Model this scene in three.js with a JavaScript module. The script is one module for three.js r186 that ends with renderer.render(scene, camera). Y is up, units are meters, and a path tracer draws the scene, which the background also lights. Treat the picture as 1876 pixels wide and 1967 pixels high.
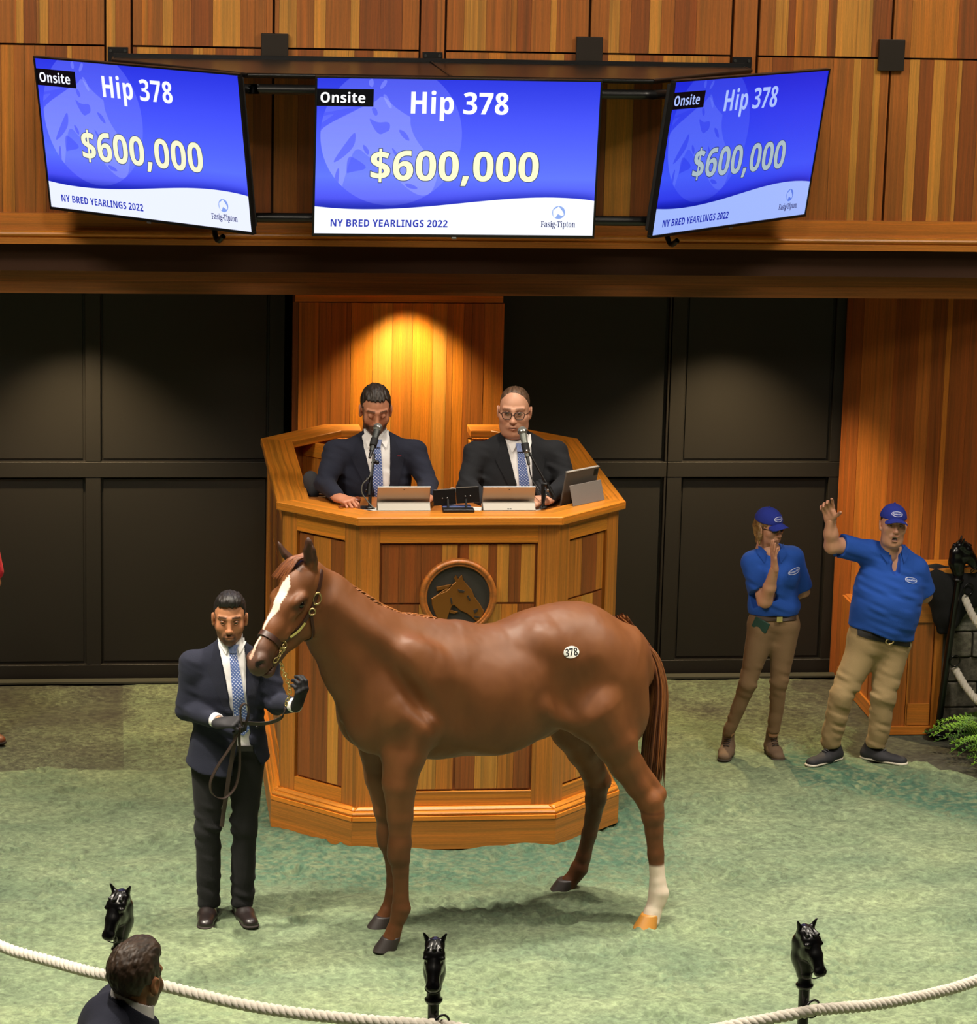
import * as THREE from 'three';
import { mergeGeometries, mergeVertices } from 'three/addons/utils/BufferGeometryUtils.js';
import { RoundedBoxGeometry } from 'three/addons/geometries/RoundedBoxGeometry.js';
import { RectAreaLightUniformsLib } from 'three/addons/lights/RectAreaLightUniformsLib.js';

// ------------------------------------------------------------------ camera, light, exposure
const scene = new THREE.Scene();
const renderer = new THREE.WebGLRenderer({ antialias: true });
renderer.toneMapping = THREE.LinearToneMapping;
renderer.toneMappingExposure = 1.55;
renderer.shadowMap.enabled = true;
const camera = new THREE.PerspectiveCamera(2 * Math.atan(983.5 / 5875.2) * 180 / Math.PI, 1876 / 1967, 0.5, 80);
camera.position.set(-1.88, 5.5, 16.1583);
camera.rotation.order = 'YXZ';
camera.rotation.set(-0.21645, -0.12511, 0.02484);
scene.background = new THREE.Color(0x000000);
RectAreaLightUniformsLib.init();
const WARM = new THREE.Color(1, 0.9, 0.76);
// flood panels under the roof: [x, y, z, size, intensity, aim x, y, z]; narrower ring spots: [x, y, z, intensity, aim x, y, z]
const ARENA_LAMPS = [[-4.6, 8.0, 3.4, 1.6, 27, 0, 0.6, 0.4], [4.4, 8.0, 3.0, 1.6, 21, 0.2, 0.6, 0.2], [-0.6, 8.2, 7.5, 1.6, 14, 0, 0.4, 2.5]];
const RING_SPOTS = [[-5.2, 8.4, 2.6, 260, 0.1, 0.4, 0.9], [5.0, 8.4, 2.2, 200, -0.1, 0.4, 0.9], [-2.8, 8.5, 5.8, 110, 0.0, 0.3, 1.4], [3.2, 8.5, 5.6, 100, 0.3, 0.3, 1.4], [-1.2, 8.5, 9.0, 50, -0.2, 0, 4.2], [0.6, 8.5, 1.6, 170, 0.0, 1.6, -0.6]];
const DOWNLIGHTS = [[-2.1, 20], [0.0, 8], [2.15, 20], [3.95, 9]];   // [x, intensity], recessed in the soffit over the doors

// ------------------------------------------------------------------ random numbers and noise
function rng(seed) { let s = seed >>> 0; return () => { s = (s + 0x6D2B79F5) | 0; let t = Math.imul(s ^ (s >>> 15), 1 | s); t = (t + Math.imul(t ^ (t >>> 7), 61 | t)) ^ t; return ((t ^ (t >>> 14)) >>> 0) / 4294967296; }; }
function hash3(x, y, z) { let h = Math.imul(x, 374761393) + Math.imul(y, 668265263) + Math.imul(z, 2147483647 - 1274126177); h = Math.imul(h ^ (h >>> 13), 1274126177); h ^= h >>> 16; return (h >>> 0) / 4294967296; }
function n3(x, y, z) {
  const xi = Math.floor(x), yi = Math.floor(y), zi = Math.floor(z); let u = x - xi, v = y - yi, w = z - zi;
  u = u * u * (3 - 2 * u); v = v * v * (3 - 2 * v); w = w * w * (3 - 2 * w);
  const L = (a, b, t) => a + (b - a) * t;
  return L(L(L(hash3(xi, yi, zi), hash3(xi + 1, yi, zi), u), L(hash3(xi, yi + 1, zi), hash3(xi + 1, yi + 1, zi), u), v),
    L(L(hash3(xi, yi, zi + 1), hash3(xi + 1, yi, zi + 1), u), L(hash3(xi, yi + 1, zi + 1), hash3(xi + 1, yi + 1, zi + 1), u), v), w) * 2 - 1;
}
const fbm = (x, y, z, o = 4) => { let a = 0.5, s = 0; for (let i = 0; i < o; i++) { s += a * n3(x, y, z); x = x * 2.03 + 7.1; y = y * 2.03 + 3.7; z = z * 2.03 + 1.3; a *= 0.5; } return s; };
const clamp = (x, a = 0, b = 1) => Math.min(b, Math.max(a, x));
const lerp = (a, b, t) => a + (b - a) * t;
const step = (a, b, x) => { const t = clamp((x - a) / (b - a)); return t * t * (3 - 2 * t); };
const lin = (hex) => { const c = new THREE.Color(hex); return [c.r, c.g, c.b]; };
const mixc = (a, b, t) => [lerp(a[0], b[0], t), lerp(a[1], b[1], t), lerp(a[2], b[2], t)];
const V = (x, y, z) => new THREE.Vector3(x, y, z);

// ------------------------------------------------------------------ naming and parenting
const used = {};
function numbered(n) { const k = used[n] = (used[n] ?? -1) + 1; return k ? n + '_' + String(k).padStart(3, '0') : n; }
function tag(o, label, category, group) { o.userData.label = label; o.userData.category = category; if (group) o.userData.group = group; return o; }
function thing(name, label, category, p = [0, 0, 0], turn = 0, group) {
  const o = new THREE.Group(); o.name = numbered(name); o.position.set(...p); o.rotation.y = turn; scene.add(o); return tag(o, label, category, group);
}
function structure(name, label) { const o = new THREE.Group(); o.name = name; o.userData.kind = 'structure'; if (label) o.userData.label = label; scene.add(o); return o; }
function part(name, g, m, parent, label) {
  const o = new THREE.Mesh(Array.isArray(g) ? merged(g) : g, m); o.name = parent === scene ? numbered(name) : name;
  o.castShadow = o.receiveShadow = true; parent.add(o); if (label) o.userData.label = label; return o;
}
const merged = (gs) => gs.length === 1 ? gs[0] : mergeGeometries(gs.map((g) => { const c = g.index ? g.toNonIndexed() : g; if (!c.attributes.uv) c.setAttribute('uv', new THREE.BufferAttribute(new Float32Array(c.attributes.position.count * 2), 2)); for (const k of Object.keys(c.attributes)) if (!['position', 'normal', 'uv', 'color'].includes(k)) c.deleteAttribute(k); return c; }));
const moved = (g, x, y, z, rx = 0, ry = 0, rz = 0) => { g.applyMatrix4(new THREE.Matrix4().compose(V(x, y, z), new THREE.Quaternion().setFromEuler(new THREE.Euler(rx, ry, rz)), V(1, 1, 1))); return g; };

// ------------------------------------------------------------------ simple solids
// box with uv in metres; grain 'v' runs the texture along y, 'h' along x (or z on the end faces)
function bx(w, h, d, grain = 'v', uo = 0, vo = 0, bev = 0) {
  const g = bev ? new RoundedBoxGeometry(w, h, d, 1, bev) : new THREE.BoxGeometry(w, h, d);
  const p = g.attributes.position, n = g.attributes.normal, uv = g.attributes.uv;
  for (let i = 0; i < p.count; i++) {
    const nx = Math.abs(n.getX(i)), ny = Math.abs(n.getY(i)), nz = Math.abs(n.getZ(i)), x = p.getX(i), y = p.getY(i), z = p.getZ(i);
    let a, b; if (nz >= nx && nz >= ny) { a = x; b = y; } else if (nx >= ny) { a = z; b = y; } else { a = x; b = z; }
    if (grain === 'h') { if (ny > nx && ny > nz) [a, b] = [z, x]; else [a, b] = [b, a]; }
    uv.setXY(i, a + uo, b + vo);
  }
  return g;
}
const tube = (pts, r, seg = 24, rs = 8, closed = false) => new THREE.TubeGeometry(new THREE.CatmullRomCurve3(pts.map((p) => V(...p)), closed, 'catmullrom', 0.5), seg, r, rs, closed);
function rod(a, b, r, r2 = r, seg = 12) {
  const A = V(...a), B = V(...b), d = B.clone().sub(A), g = new THREE.CylinderGeometry(r2, r, d.length(), seg);
  g.applyQuaternion(new THREE.Quaternion().setFromUnitVectors(V(0, 1, 0), d.normalize())); g.translate((a[0] + b[0]) / 2, (a[1] + b[1]) / 2, (a[2] + b[2]) / 2); return g;
}
function prism(pts, depth, bev = 0.002) {
  const s = new THREE.Shape(pts.map((p) => new THREE.Vector2(...p)));
  return new THREE.ExtrudeGeometry(s, { depth, bevelEnabled: bev > 0, bevelSize: bev, bevelThickness: bev, bevelSegments: 1, curveSegments: 8 });
}
const lathe = (pts, seg = 24) => new THREE.LatheGeometry(pts.map((p) => new THREE.Vector2(...p)), seg);

// ------------------------------------------------------------------ distance fields -> smooth meshes
class Field {
  constructor() { this.ps = []; this.M = null; this.s = 1; this.disp = null; this.lo = [1e9, 1e9, 1e9]; this.hi = [-1e9, -1e9, -1e9]; }
  at(M, s = 1) { this.M = M; this.s = s; return this; }
  T(p) { if (!this.M) return p; const v = V(...p).applyMatrix4(this.M); return [v.x, v.y, v.z]; }
  N(p) { if (!this.M) return p; const v = V(...p).transformDirection(this.M); return [v.x, v.y, v.z]; }
  grow(p, r) { for (let i = 0; i < 3; i++) { this.lo[i] = Math.min(this.lo[i], p[i] - r); this.hi[i] = Math.max(this.hi[i], p[i] + r); } }
  add(f, op, k) { this.ps.push({ f, op, k }); return this; }
  // tapered capsule; flat = { n: direction, f: thickness ratio } squashes it along n
  cap(a, b, ra, rb = ra, k = 0.02, flat, op = 1) {
    ra *= this.s; rb *= this.s; k *= this.s; a = this.T(a); b = this.T(b); if (op > 0) { this.grow(a, ra); this.grow(b, rb); }
    const [ax, ay, az] = a; let bx_ = b[0] - ax, by = b[1] - ay, bz = b[2] - az, nx = 0, ny = 0, nz = 0, q = 0, F = 1;
    if (flat) { [nx, ny, nz] = this.N(flat.n); F = flat.f; q = 1 / F - 1; const t = (bx_ * nx + by * ny + bz * nz) * q; bx_ += nx * t; by += ny * t; bz += nz * t; }
    const bb = bx_ * bx_ + by * by + bz * bz || 1e-12, S = Math.min(1, Math.sqrt(F));
    return this.add((x, y, z) => {
      x -= ax; y -= ay; z -= az; if (q) { const t = (x * nx + y * ny + z * nz) * q; x += nx * t; y += ny * t; z += nz * t; }
      let h = (x * bx_ + y * by + z * bz) / bb; h = h < 0 ? 0 : h > 1 ? 1 : h; const dx = x - bx_ * h, dy = y - by * h, dz = z - bz * h;
      return (Math.sqrt(dx * dx + dy * dy + dz * dz) - ra - (rb - ra) * h) * S;
    }, op, k);
  }
  chain(ps, k = 0.02, flat) { for (let i = 0; i + 1 < ps.length; i++) this.cap(ps[i], ps[i + 1], ps[i][3], ps[i + 1][3], i ? Math.min(k, 0.02) : k, flat); return this; }
  ell(c, r, rot = [0, 0, 0], k = 0.02, op = 1) {
    const m = new THREE.Matrix4().makeRotationFromEuler(new THREE.Euler(...rot)); if (this.M) m.premultiply(new THREE.Matrix4().extractRotation(this.M));
    c = this.T(c); r = r.map((q) => q * this.s); k *= this.s; if (op > 0) this.grow(c, Math.max(...r)); const e = m.elements, [cx, cy, cz] = c, [r0, r1, r2] = r;
    return this.add((x, y, z) => {
      x -= cx; y -= cy; z -= cz; const u = (x * e[0] + y * e[1] + z * e[2]) / r0, v = (x * e[4] + y * e[5] + z * e[6]) / r1, w = (x * e[8] + y * e[9] + z * e[10]) / r2;
      const a = Math.sqrt(u * u + v * v + w * w), b = Math.sqrt(u * u / (r0 * r0) + v * v / (r1 * r1) + w * w / (r2 * r2)); return b < 1e-9 ? -Math.min(r0, r1, r2) : a * (a - 1) / b;
    }, op, k);
  }
  cut(c, r, rot, k = 0.008) { return this.ell(c, r, rot, k, -1); }
  // any function of local coordinates; op 1 joins, -1 carves away, 0 keeps only where it is negative
  fn(f, op = 0, k = 0.004) { if (this.M) { const I = this.M.clone().invert(), v = V(0, 0, 0), g = f, S = this.s; f = (x, y, z) => { v.set(x, y, z).applyMatrix4(I); return g(v.x, v.y, v.z) * S; }; } return this.add(f, op, k); }
  d(x, y, z) {
    let d = 1e3; const ps = this.ps;
    for (let i = 0; i < ps.length; i++) {
      const p = ps[i]; let e = p.f(x, y, z); const k = p.k;
      if (p.op === 1) { const h = k - Math.abs(d - e); d = d < e ? d : e; if (h > 0) d -= h * h / (4 * k); }
      else { if (p.op < 0) e = -e; const h = k - Math.abs(d - e); d = d > e ? d : e; if (h > 0) d += h * h / (4 * k); }
    }
    return this.disp ? d - this.disp(x, y, z) : d;
  }
  hit(o, dir, far = 3) { let t = 0; for (let i = 0; i < 160 && t < far; i++) { const e = this.d(o[0] + dir[0] * t, o[1] + dir[1] * t, o[2] + dir[2] * t); if (e < 0.0004) break; t += Math.max(e * 0.8, 0.0004); } return t < far ? [o[0] + dir[0] * t, o[1] + dir[1] * t, o[2] + dir[2] * t] : null; }
  nrm(p, h = 0.003) { const [x, y, z] = p, v = V(this.d(x + h, y, z) - this.d(x - h, y, z), this.d(x, y + h, z) - this.d(x, y - h, z), this.d(x, y, z + h) - this.d(x, y, z - h)); return v.normalize(); }
  // naive surface nets over the blocks of cells that the surface crosses
  mesh(cell, { lo = this.lo, hi = this.hi, color, pad = 0.02 } = {}) {
    const o = lo.map((v) => v - pad), N = hi.map((v, i) => Math.ceil((v + pad - o[i]) / cell / 8) * 8 + 1), [X, Y, Z] = N;
    const g = new Float32Array(X * Y * Z).fill(9), at = (i, j, k) => i + X * (j + Y * k), B = 8, R = B * cell * 0.5, reach = R * 1.7321 * 1.35 + 0.012, act = [];
    for (let k = 0; k < Z - 1; k += B) for (let j = 0; j < Y - 1; j += B) for (let i = 0; i < X - 1; i += B) {
      const dc = this.d(o[0] + i * cell + R, o[1] + j * cell + R, o[2] + k * cell + R);
      if (Math.abs(dc) > reach) { if (dc < 0) for (let c = k; c <= k + B; c++) for (let b = j; b <= j + B; b++) for (let a = i; a <= i + B; a++) if (g[at(a, b, c)] === 9) g[at(a, b, c)] = -9; continue; }
      act.push([i, j, k]);
    }
    const all = this.ps, hd = R * 1.7321 * 1.4;
    for (const [i, j, k] of act) {
      const cx = o[0] + i * cell + R, cy = o[1] + j * cell + R, cz = o[2] + k * cell + R, dp = this.d(cx, cy, cz) + (this.disp ? this.disp(cx, cy, cz) : 0);
      this.ps = all.filter((p) => { const e = p.f(cx, cy, cz); return p.op === 1 ? e < dp + 2 * hd + p.k + 0.01 : (p.op < 0 ? -e : e) > dp - 2 * hd - p.k - 0.01; });   // only the solids that matter in this block
      for (let c = k; c <= k + B; c++) for (let b = j; b <= j + B; b++) for (let a = i; a <= i + B; a++) { const q = at(a, b, c); if (g[q] === 9 || g[q] === -9) g[q] = this.d(o[0] + a * cell, o[1] + b * cell, o[2] + c * cell); }
    }
    this.ps = all;
    const pos = [], idx = [], vert = new Map();
    const E = [[0, 1], [2, 3], [4, 5], [6, 7], [0, 2], [1, 3], [4, 6], [5, 7], [0, 4], [1, 5], [2, 6], [3, 7]], f = new Array(8);
    for (const [bi, bj, bk] of act) for (let k = bk; k < bk + B; k++) for (let j = bj; j < bj + B; j++) for (let i = bi; i < bi + B; i++) {
      let m = 0; for (let c = 0; c < 8; c++) { f[c] = g[at(i + (c & 1), j + ((c >> 1) & 1), k + (c >> 2))]; if (f[c] < 0) m |= 1 << c; }
      if (m === 0 || m === 255) continue; let sx = 0, sy = 0, sz = 0, n = 0;
      for (const [a, b] of E) if ((f[a] < 0) !== (f[b] < 0)) { const t = f[a] / (f[a] - f[b]); sx += (a & 1) + ((b & 1) - (a & 1)) * t; sy += ((a >> 1) & 1) + (((b >> 1) & 1) - ((a >> 1) & 1)) * t; sz += (a >> 2) + ((b >> 2) - (a >> 2)) * t; n++; }
      vert.set(at(i, j, k), pos.length / 3); pos.push(o[0] + (i + sx / n) * cell, o[1] + (j + sy / n) * cell, o[2] + (k + sz / n) * cell);
    }
    const st = [1, X, X * Y];
    for (const q of vert.keys()) { const i = q % X, j = Math.floor(q / X) % Y, k = Math.floor(q / (X * Y)), ijk = [i, j, k];
      for (let a = 0; a < 3; a++) { const b = (a + 1) % 3, c = (a + 2) % 3; if (!ijk[b] || !ijk[c]) continue; const s0 = g[q] < 0, s1 = g[q + st[a]] < 0; if (s0 === s1) continue;
        const v0 = vert.get(q), v1 = vert.get(q - st[b]), v2 = vert.get(q - st[b] - st[c]), v3 = vert.get(q - st[c]); if (v1 === undefined || v2 === undefined || v3 === undefined) continue;
        if (s0) idx.push(v0, v1, v2, v0, v2, v3); else idx.push(v0, v2, v1, v0, v3, v2); } }
    const G = new THREE.BufferGeometry(); G.setAttribute('position', new THREE.Float32BufferAttribute(pos, 3)); G.setIndex(idx); G.computeVertexNormals();
    const uv = new Float32Array(pos.length / 3 * 2); for (let i = 0; i < uv.length / 2; i++) { uv[2 * i] = pos[3 * i] + pos[3 * i + 2] * 0.7; uv[2 * i + 1] = pos[3 * i + 1] + pos[3 * i + 2] * 0.3; }
    G.setAttribute('uv', new THREE.BufferAttribute(uv, 2));
    if (color) { const col = new Float32Array(pos.length), nn = G.attributes.normal; for (let i = 0; i < pos.length; i += 3) { const c = color(pos[i], pos[i + 1], pos[i + 2], nn.array[i], nn.array[i + 1], nn.array[i + 2]); col[i] = c[0]; col[i + 1] = c[1]; col[i + 2] = c[2]; } G.setAttribute('color', new THREE.BufferAttribute(col, 3)); }
    return G;
  }
}
// a closed sheet of even thickness that hugs a field: start(u, v) gives where each ray starts, dir where it goes; inside(u, v) < 0 trims nothing
function patch(F, start, dir, nu, nv, off = 0.001, th = 0.003, uvs = 1) {
  const outer = [], inner = [], uv = []; let last = null;
  for (let j = 0; j <= nv; j++) for (let i = 0; i <= nu; i++) {
    const s = start(i / nu, j / nv), h = F.hit(s, dir) || last || s, n = F.nrm(h, 0.006); last = h;
    outer.push(h[0] + n.x * (off + th), h[1] + n.y * (off + th), h[2] + n.z * (off + th)); inner.push(h[0] + n.x * (off - 0.002), h[1] + n.y * (off - 0.002), h[2] + n.z * (off - 0.002)); uv.push(i / nu * uvs, j / nv);
  }
  return shell(outer, inner, uv, nu, nv);
}
function shell(outer, inner, uv, nu, nv) {
  const n = outer.length / 3, idx = [], w = nu + 1, Q = (a, b, c, d) => idx.push(a, b, c, a, c, d);
  const a = V(outer[3] - outer[0], outer[4] - outer[1], outer[5] - outer[2]), b = V(outer[3 * w] - outer[0], outer[3 * w + 1] - outer[1], outer[3 * w + 2] - outer[2]);
  const flip = a.cross(b).dot(V(outer[0] - inner[0], outer[1] - inner[1], outer[2] - inner[2])) < 0;
  const R = (p, q, r, s) => flip ? Q(p, s, r, q) : Q(p, q, r, s);
  for (let j = 0; j < nv; j++) for (let i = 0; i < nu; i++) { const p = j * w + i; R(p, p + 1, p + w + 1, p + w); R(n + p, n + p + w, n + p + w + 1, n + p + 1); }
  for (let i = 0; i < nu; i++) { R(n + i, n + i + 1, i + 1, i); const p = nv * w + i; R(p, p + 1, n + p + 1, n + p); }
  for (let j = 0; j < nv; j++) { const p = j * w; R(p, p + w, n + p + w, n + p); const q = p + nu; R(n + q, n + q + w, q + w, q); }
  const g = new THREE.BufferGeometry(); g.setAttribute('position', new THREE.Float32BufferAttribute([...outer, ...inner], 3)); g.setAttribute('uv', new THREE.Float32BufferAttribute([...uv, ...uv], 2)); g.setIndex(idx);
  const G = g.toNonIndexed(); G.computeVertexNormals(); return G;
}
// flat strap with a rectangular section swept along points; side(t) gives the width direction
function strap(pts, width, th, side, seg = 40) {
  const c = new THREE.CatmullRomCurve3(pts.map((p) => V(...p)), false, 'centripetal'), out = [], inn = [], uv = [];
  const S = typeof side === 'function' ? side : () => side;
  for (let j = 0; j <= seg; j++) { const t = j / seg, p = c.getPoint(t), tg = c.getTangent(t), w = V(...S(t)); w.addScaledVector(tg, -w.dot(tg)).normalize(); const n = tg.clone().cross(w).normalize();
    for (const i of [-1, 1]) { out.push(p.x + w.x * i * width / 2 + n.x * th / 2, p.y + w.y * i * width / 2 + n.y * th / 2, p.z + w.z * i * width / 2 + n.z * th / 2); inn.push(p.x + w.x * i * width / 2 - n.x * th / 2, p.y + w.y * i * width / 2 - n.y * th / 2, p.z + w.z * i * width / 2 - n.z * th / 2); uv.push((i + 1) / 2, t); } }
  return shell(out, inn, uv, 1, seg);
}

// ------------------------------------------------------------------ textures and materials
function dataTex(w, h, f, srgb = true) {
  const d = new Uint8Array(w * h * 4); for (let y = 0; y < h; y++) for (let x = 0; x < w; x++) { const c = f(x, y, w, h), i = 4 * (y * w + x); d[i] = clamp(c[0], 0, 255); d[i + 1] = clamp(c[1], 0, 255); d[i + 2] = clamp(c[2], 0, 255); d[i + 3] = 255; }
  const t = new THREE.DataTexture(d, w, h); t.magFilter = THREE.LinearFilter; t.minFilter = THREE.LinearMipmapLinearFilter; t.generateMipmaps = true; t.wrapS = t.wrapT = THREE.RepeatWrapping; if (srgb) t.colorSpace = THREE.SRGBColorSpace; t.needsUpdate = true; return t;
}
const rgb = (hex) => [(hex >> 16) & 255, (hex >> 8) & 255, hex & 255];
// sawn cedar: fine dark growth lines and slow colour drift, 0.25 m across and 2 m along
function woodTex(hex, seed, contrast = 1, heart = 0) {
  const c = rgb(hex), W = 192, H = 512;
  const ang = (x) => [Math.cos(x / W * 6.2832) * 3, Math.sin(x / W * 6.2832) * 3];
  return dataTex(W, H, (x, y0) => {
    const y = H * Math.abs(2 * y0 / H - 1), wob = 5 * n3(seed, y / H * 3, 4.2) * 1, [a, b] = ang(x + wob), [a2, b2] = ang(x * 1);
    const slow = fbm(a * 0.8 + seed, b * 0.8, y / H * 1.2 + seed, 3), lines = n3(a * 7 + seed, b * 7, y / H * 2.2), fine = n3(a2 * 16 + seed, b2 * 16, y / H * 9), pore = n3(x * 1.3, y * 0.16, seed);
    let v = 1 + contrast * (0.13 * slow + 0.09 * lines + 0.07 * fine + 0.05 * pore);
    const red = 1 + contrast * 0.08 * slow; const streak = heart ? heart * step(0.15, 0.5, n3(a * 1.3 + 9 * seed, b * 1.3, y / H * 0.6)) : 0; v *= 1 - 0.3 * streak;
    return [c[0] * v * red, c[1] * v, c[2] * v * (2 - red)];
  });
}
const WOOD = {};
const WT = { l: 0xc28636, n: 0xb57026, m: 0xa15f24, d: 0x864a1d, o: 0xc67a22 };
for (const [k, hex] of Object.entries(WT)) WOOD[k] = [0, 1].map((i) => { const t = woodTex(hex, 3.7 * i + hex % 17, k === 'l' ? 0.9 : 1.1, i ? 0.5 : 0); t.repeat.set(4, 0.5); return new THREE.MeshPhysicalMaterial({ map: t, roughness: 0.42, clearcoat: 0.25, clearcoatRoughness: 0.35 }); });
const std = (color, roughness = 0.7, o = {}) => new THREE.MeshStandardMaterial({ color, roughness, ...o });
const noiseTex = (amp, sx, sy, seed = 1) => dataTex(128, 128, (x, y) => { const v = 128 + amp * (hash3(x, y, seed) - 0.5) * 255 * 0.5 + amp * 60 * n3(x / sx, y / sy, seed); return [v, v, v]; }, false);
const GRIT = noiseTex(1, 4, 4); GRIT.repeat.set(24, 24);
const black = std(0x0b0b0c, 0.38), blackMatt = std(0x101011, 0.8), ironBlack = new THREE.MeshPhysicalMaterial({ color: 0x050506, roughness: 0.3, specularIntensity: 0.6, clearcoat: 0.35, clearcoatRoughness: 0.15 });
const bronzeDark = std(0x2d261f, 0.45, { metalness: 0.35 }), steel = std(0x9a9a98, 0.3, { metalness: 0.9 }), brass = std(0xd6bd85, 0.28, { metalness: 0.95 }), white = std(0xe6e2d8, 0.6);
const doorPaint = std(0x171410, 0.5, { bumpMap: GRIT, bumpScale: 0.0004 });
const darkRoom = std(0x17110c, 0.95);

let boardSeed = 11; const R0 = rng(77);
function wood(k) { const a = WOOD[k]; return a[R0() < 0.72 ? 0 : 1]; }
function board(parent, k, w, h, d, x, y, z, grain = 'v', ry = 0, name = 'plank', bev = 0) {
  const g = bx(w, h, d, grain, R0() * 3, R0() * 5, bev); const m = part(name, g, wood(k), parent); m.position.set(x, y, z); m.rotation.y = ry; return m;
}

// ------------------------------------------------------------------ room shell around the ring
const slab = (name, w, h, d, x, y, z, m = darkRoom) => { const g = structure(name); part(name.split('_')[0] + '_slab', bx(w, h, d), m, g).position.set(x, y, z); return g; };
slab('ceiling', 19, 0.3, 26, 0, 9.35, 7.6, std(0x2a2119, 0.95));
slab('wall_left', 0.3, 9.4, 26, -8.5, 4.5, 7.6, std(0x4a331f, 0.9)); slab('wall_right', 0.3, 9.4, 26, 8.5, 4.5, 7.6, std(0x4a331f, 0.9)); slab('wall_front', 19, 9.4, 0.3, 0, 4.5, 20.4, std(0x33261a, 0.95));
slab('wall_back', 17, 4.6, 0.2, 0, 2.2, -5.0, std(0x1a1612, 0.95));

// ------------------------------------------------------------------ panelled wall above the doors
const upper = structure('wall_upper', 'cedar plank wall with recessed seams above the dark doors');
part('backing', bx(16.6, 6.3, 0.14), std(0x3a1f0c, 0.9), upper).position.set(0, 6.06, -2.31);
const WZ = -2.2;
function panel(x0, x1, y0, y1, spec) {
  const items = spec.split(' ').map((s) => [s[0], +s.slice(1)]), tot = items.reduce((a, b) => a + b[1], 0); let x = x0;
  for (const [k, w] of items) { const ww = w / tot * (x1 - x0), dz = (R0() - 0.5) * 0.003; board(upper, k, ww - 0.0012, y1 - y0, 0.04, x + ww / 2, (y0 + y1) / 2, WZ - 0.02 + dz); x += ww; }
}
const YS = 4.256, YB = 3.262, YT = 5.3, g2 = 0.006;
const cols = [[-2.66, -1.924], [-1.757, -0.934], [-0.92, -0.061], [0.106, 0.962], [0.976, 1.832], [2.008, 2.822], [2.836, 3.75]];
const upRow = ['m30 m40 l13 d23 m6 l16 m26 m44 m32', 'm18 n12 m29 l20 m37 d43 l55 m29 m23 m12', 'm8 l33 m33 l22 m47 l17 d39 d42 m32', 'm33 l42 m48 n11 d28 m37 l12 m62', 'm34 l20 m21 d36 l22 m25 d42 m67', 'm30 l26 d14 n12 m29 l24 d17 l39 l33 d38', 'm30 n40 n40 d39 m40 l20 m40'];
const loRow = ['m45 n25 m20 m20 m22 d43 l9 m34 m30', 'd8 l25 l16 n25 d43 l18 n25 d40 m34 d36', 'm40 d42 l42 l10 d32 l41 m35', 'm35 m46 n34 m39 m44 l27 d25 m20', 'm20 d14 l50 d53 l14 l36 l35 m40', 'm28 d42 m40 m40 m41 l15 m25 l14 m17', 'm30 l17 d23 l20 m21 l6 d30 m40 l15 m40'];
cols.forEach(([a, b], i) => { panel(a, b, YS + g2, YT, upRow[i]); panel(a, b, YB, YS - g2, loRow[i]); });
for (const [x, a, b] of [[-1.841, 'l16 m26', 'm42'], [0.022, 'd30 m15', 'd30 m15'], [1.92, 'm45', 'm45']]) { panel(x - 0.071, x + 0.071, YB, YT, a); }
for (const x of [-4.2, 5.3]) for (const y of [3.76, 4.78]) for (let i = 0; i < 8; i++) board(upper, 'mnmd'[i % 4], 0.36, 0.99, 0.04, x - 1.4 + i * 0.38 + (x < 0 ? 0.1 : 0), y, WZ - 0.02);

// ledge moulding and the beam it shades
function extrudeX(profile, x0, x1) { const s = new THREE.Shape(profile.map(([z, y]) => new THREE.Vector2(-z, y))); const g = new THREE.ExtrudeGeometry(s, { depth: x1 - x0, bevelEnabled: false, curveSegments: 6 }); g.rotateY(Math.PI / 2); g.translate(x0, 0, 0); const p = g.attributes.position, uv = g.attributes.uv; for (let i = 0; i < p.count; i++) uv.setXY(i, p.getY(i) + p.getZ(i), p.getX(i)); return g; }
const trim = structure('trim_1', 'moulded cedar ledge under the plank wall');
part('fascia_board', extrudeX([[-2.28, 3.264], [-2.172, 3.264], [-2.168, 3.16], [-2.28, 3.16]], -6, 6.5), WOOD.n[0], trim);
part('bead', extrudeX([[-2.28, 3.168], [-2.15, 3.168], [-2.118, 3.166], [-2.106, 3.158], [-2.102, 3.148], [-2.108, 3.138], [-2.12, 3.132], [-2.124, 3.126], [-2.28, 3.126]], -6, 6.5), WOOD.o[0], trim);
part('lower_strip', extrudeX([[-2.28, 3.125], [-2.116, 3.125], [-2.112, 3.121], [-2.112, 3.088], [-2.28, 3.088]], -6, 6.5), WOOD.n[0], trim);
const beam = structure('beam', 'dark cedar beam over the sliding doors');
part('upper_board', extrudeX([[-2.6, 3.088], [-2.41, 3.088], [-2.41, 2.986], [-2.6, 2.986]], -6, 6.5), WOOD.m[0], beam);
part('lower_board', extrudeX([[-2.6, 2.985], [-2.418, 2.985], [-2.422, 2.748], [-2.6, 2.748]], -6, 6.5), WOOD.m[1], beam);
const soffit = structure('ceiling_soffit', 'underside of the gallery over the doors');
part('soffit_board', bx(12.5, 0.06, 2.5, 'h'), WOOD.m[0], soffit).position.set(0.25, 2.79, -3.67);
part('gallery_floor', bx(12.5, 0.1, 2.9), darkRoom, soffit).position.set(0.25, 3.0, -3.7);
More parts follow.
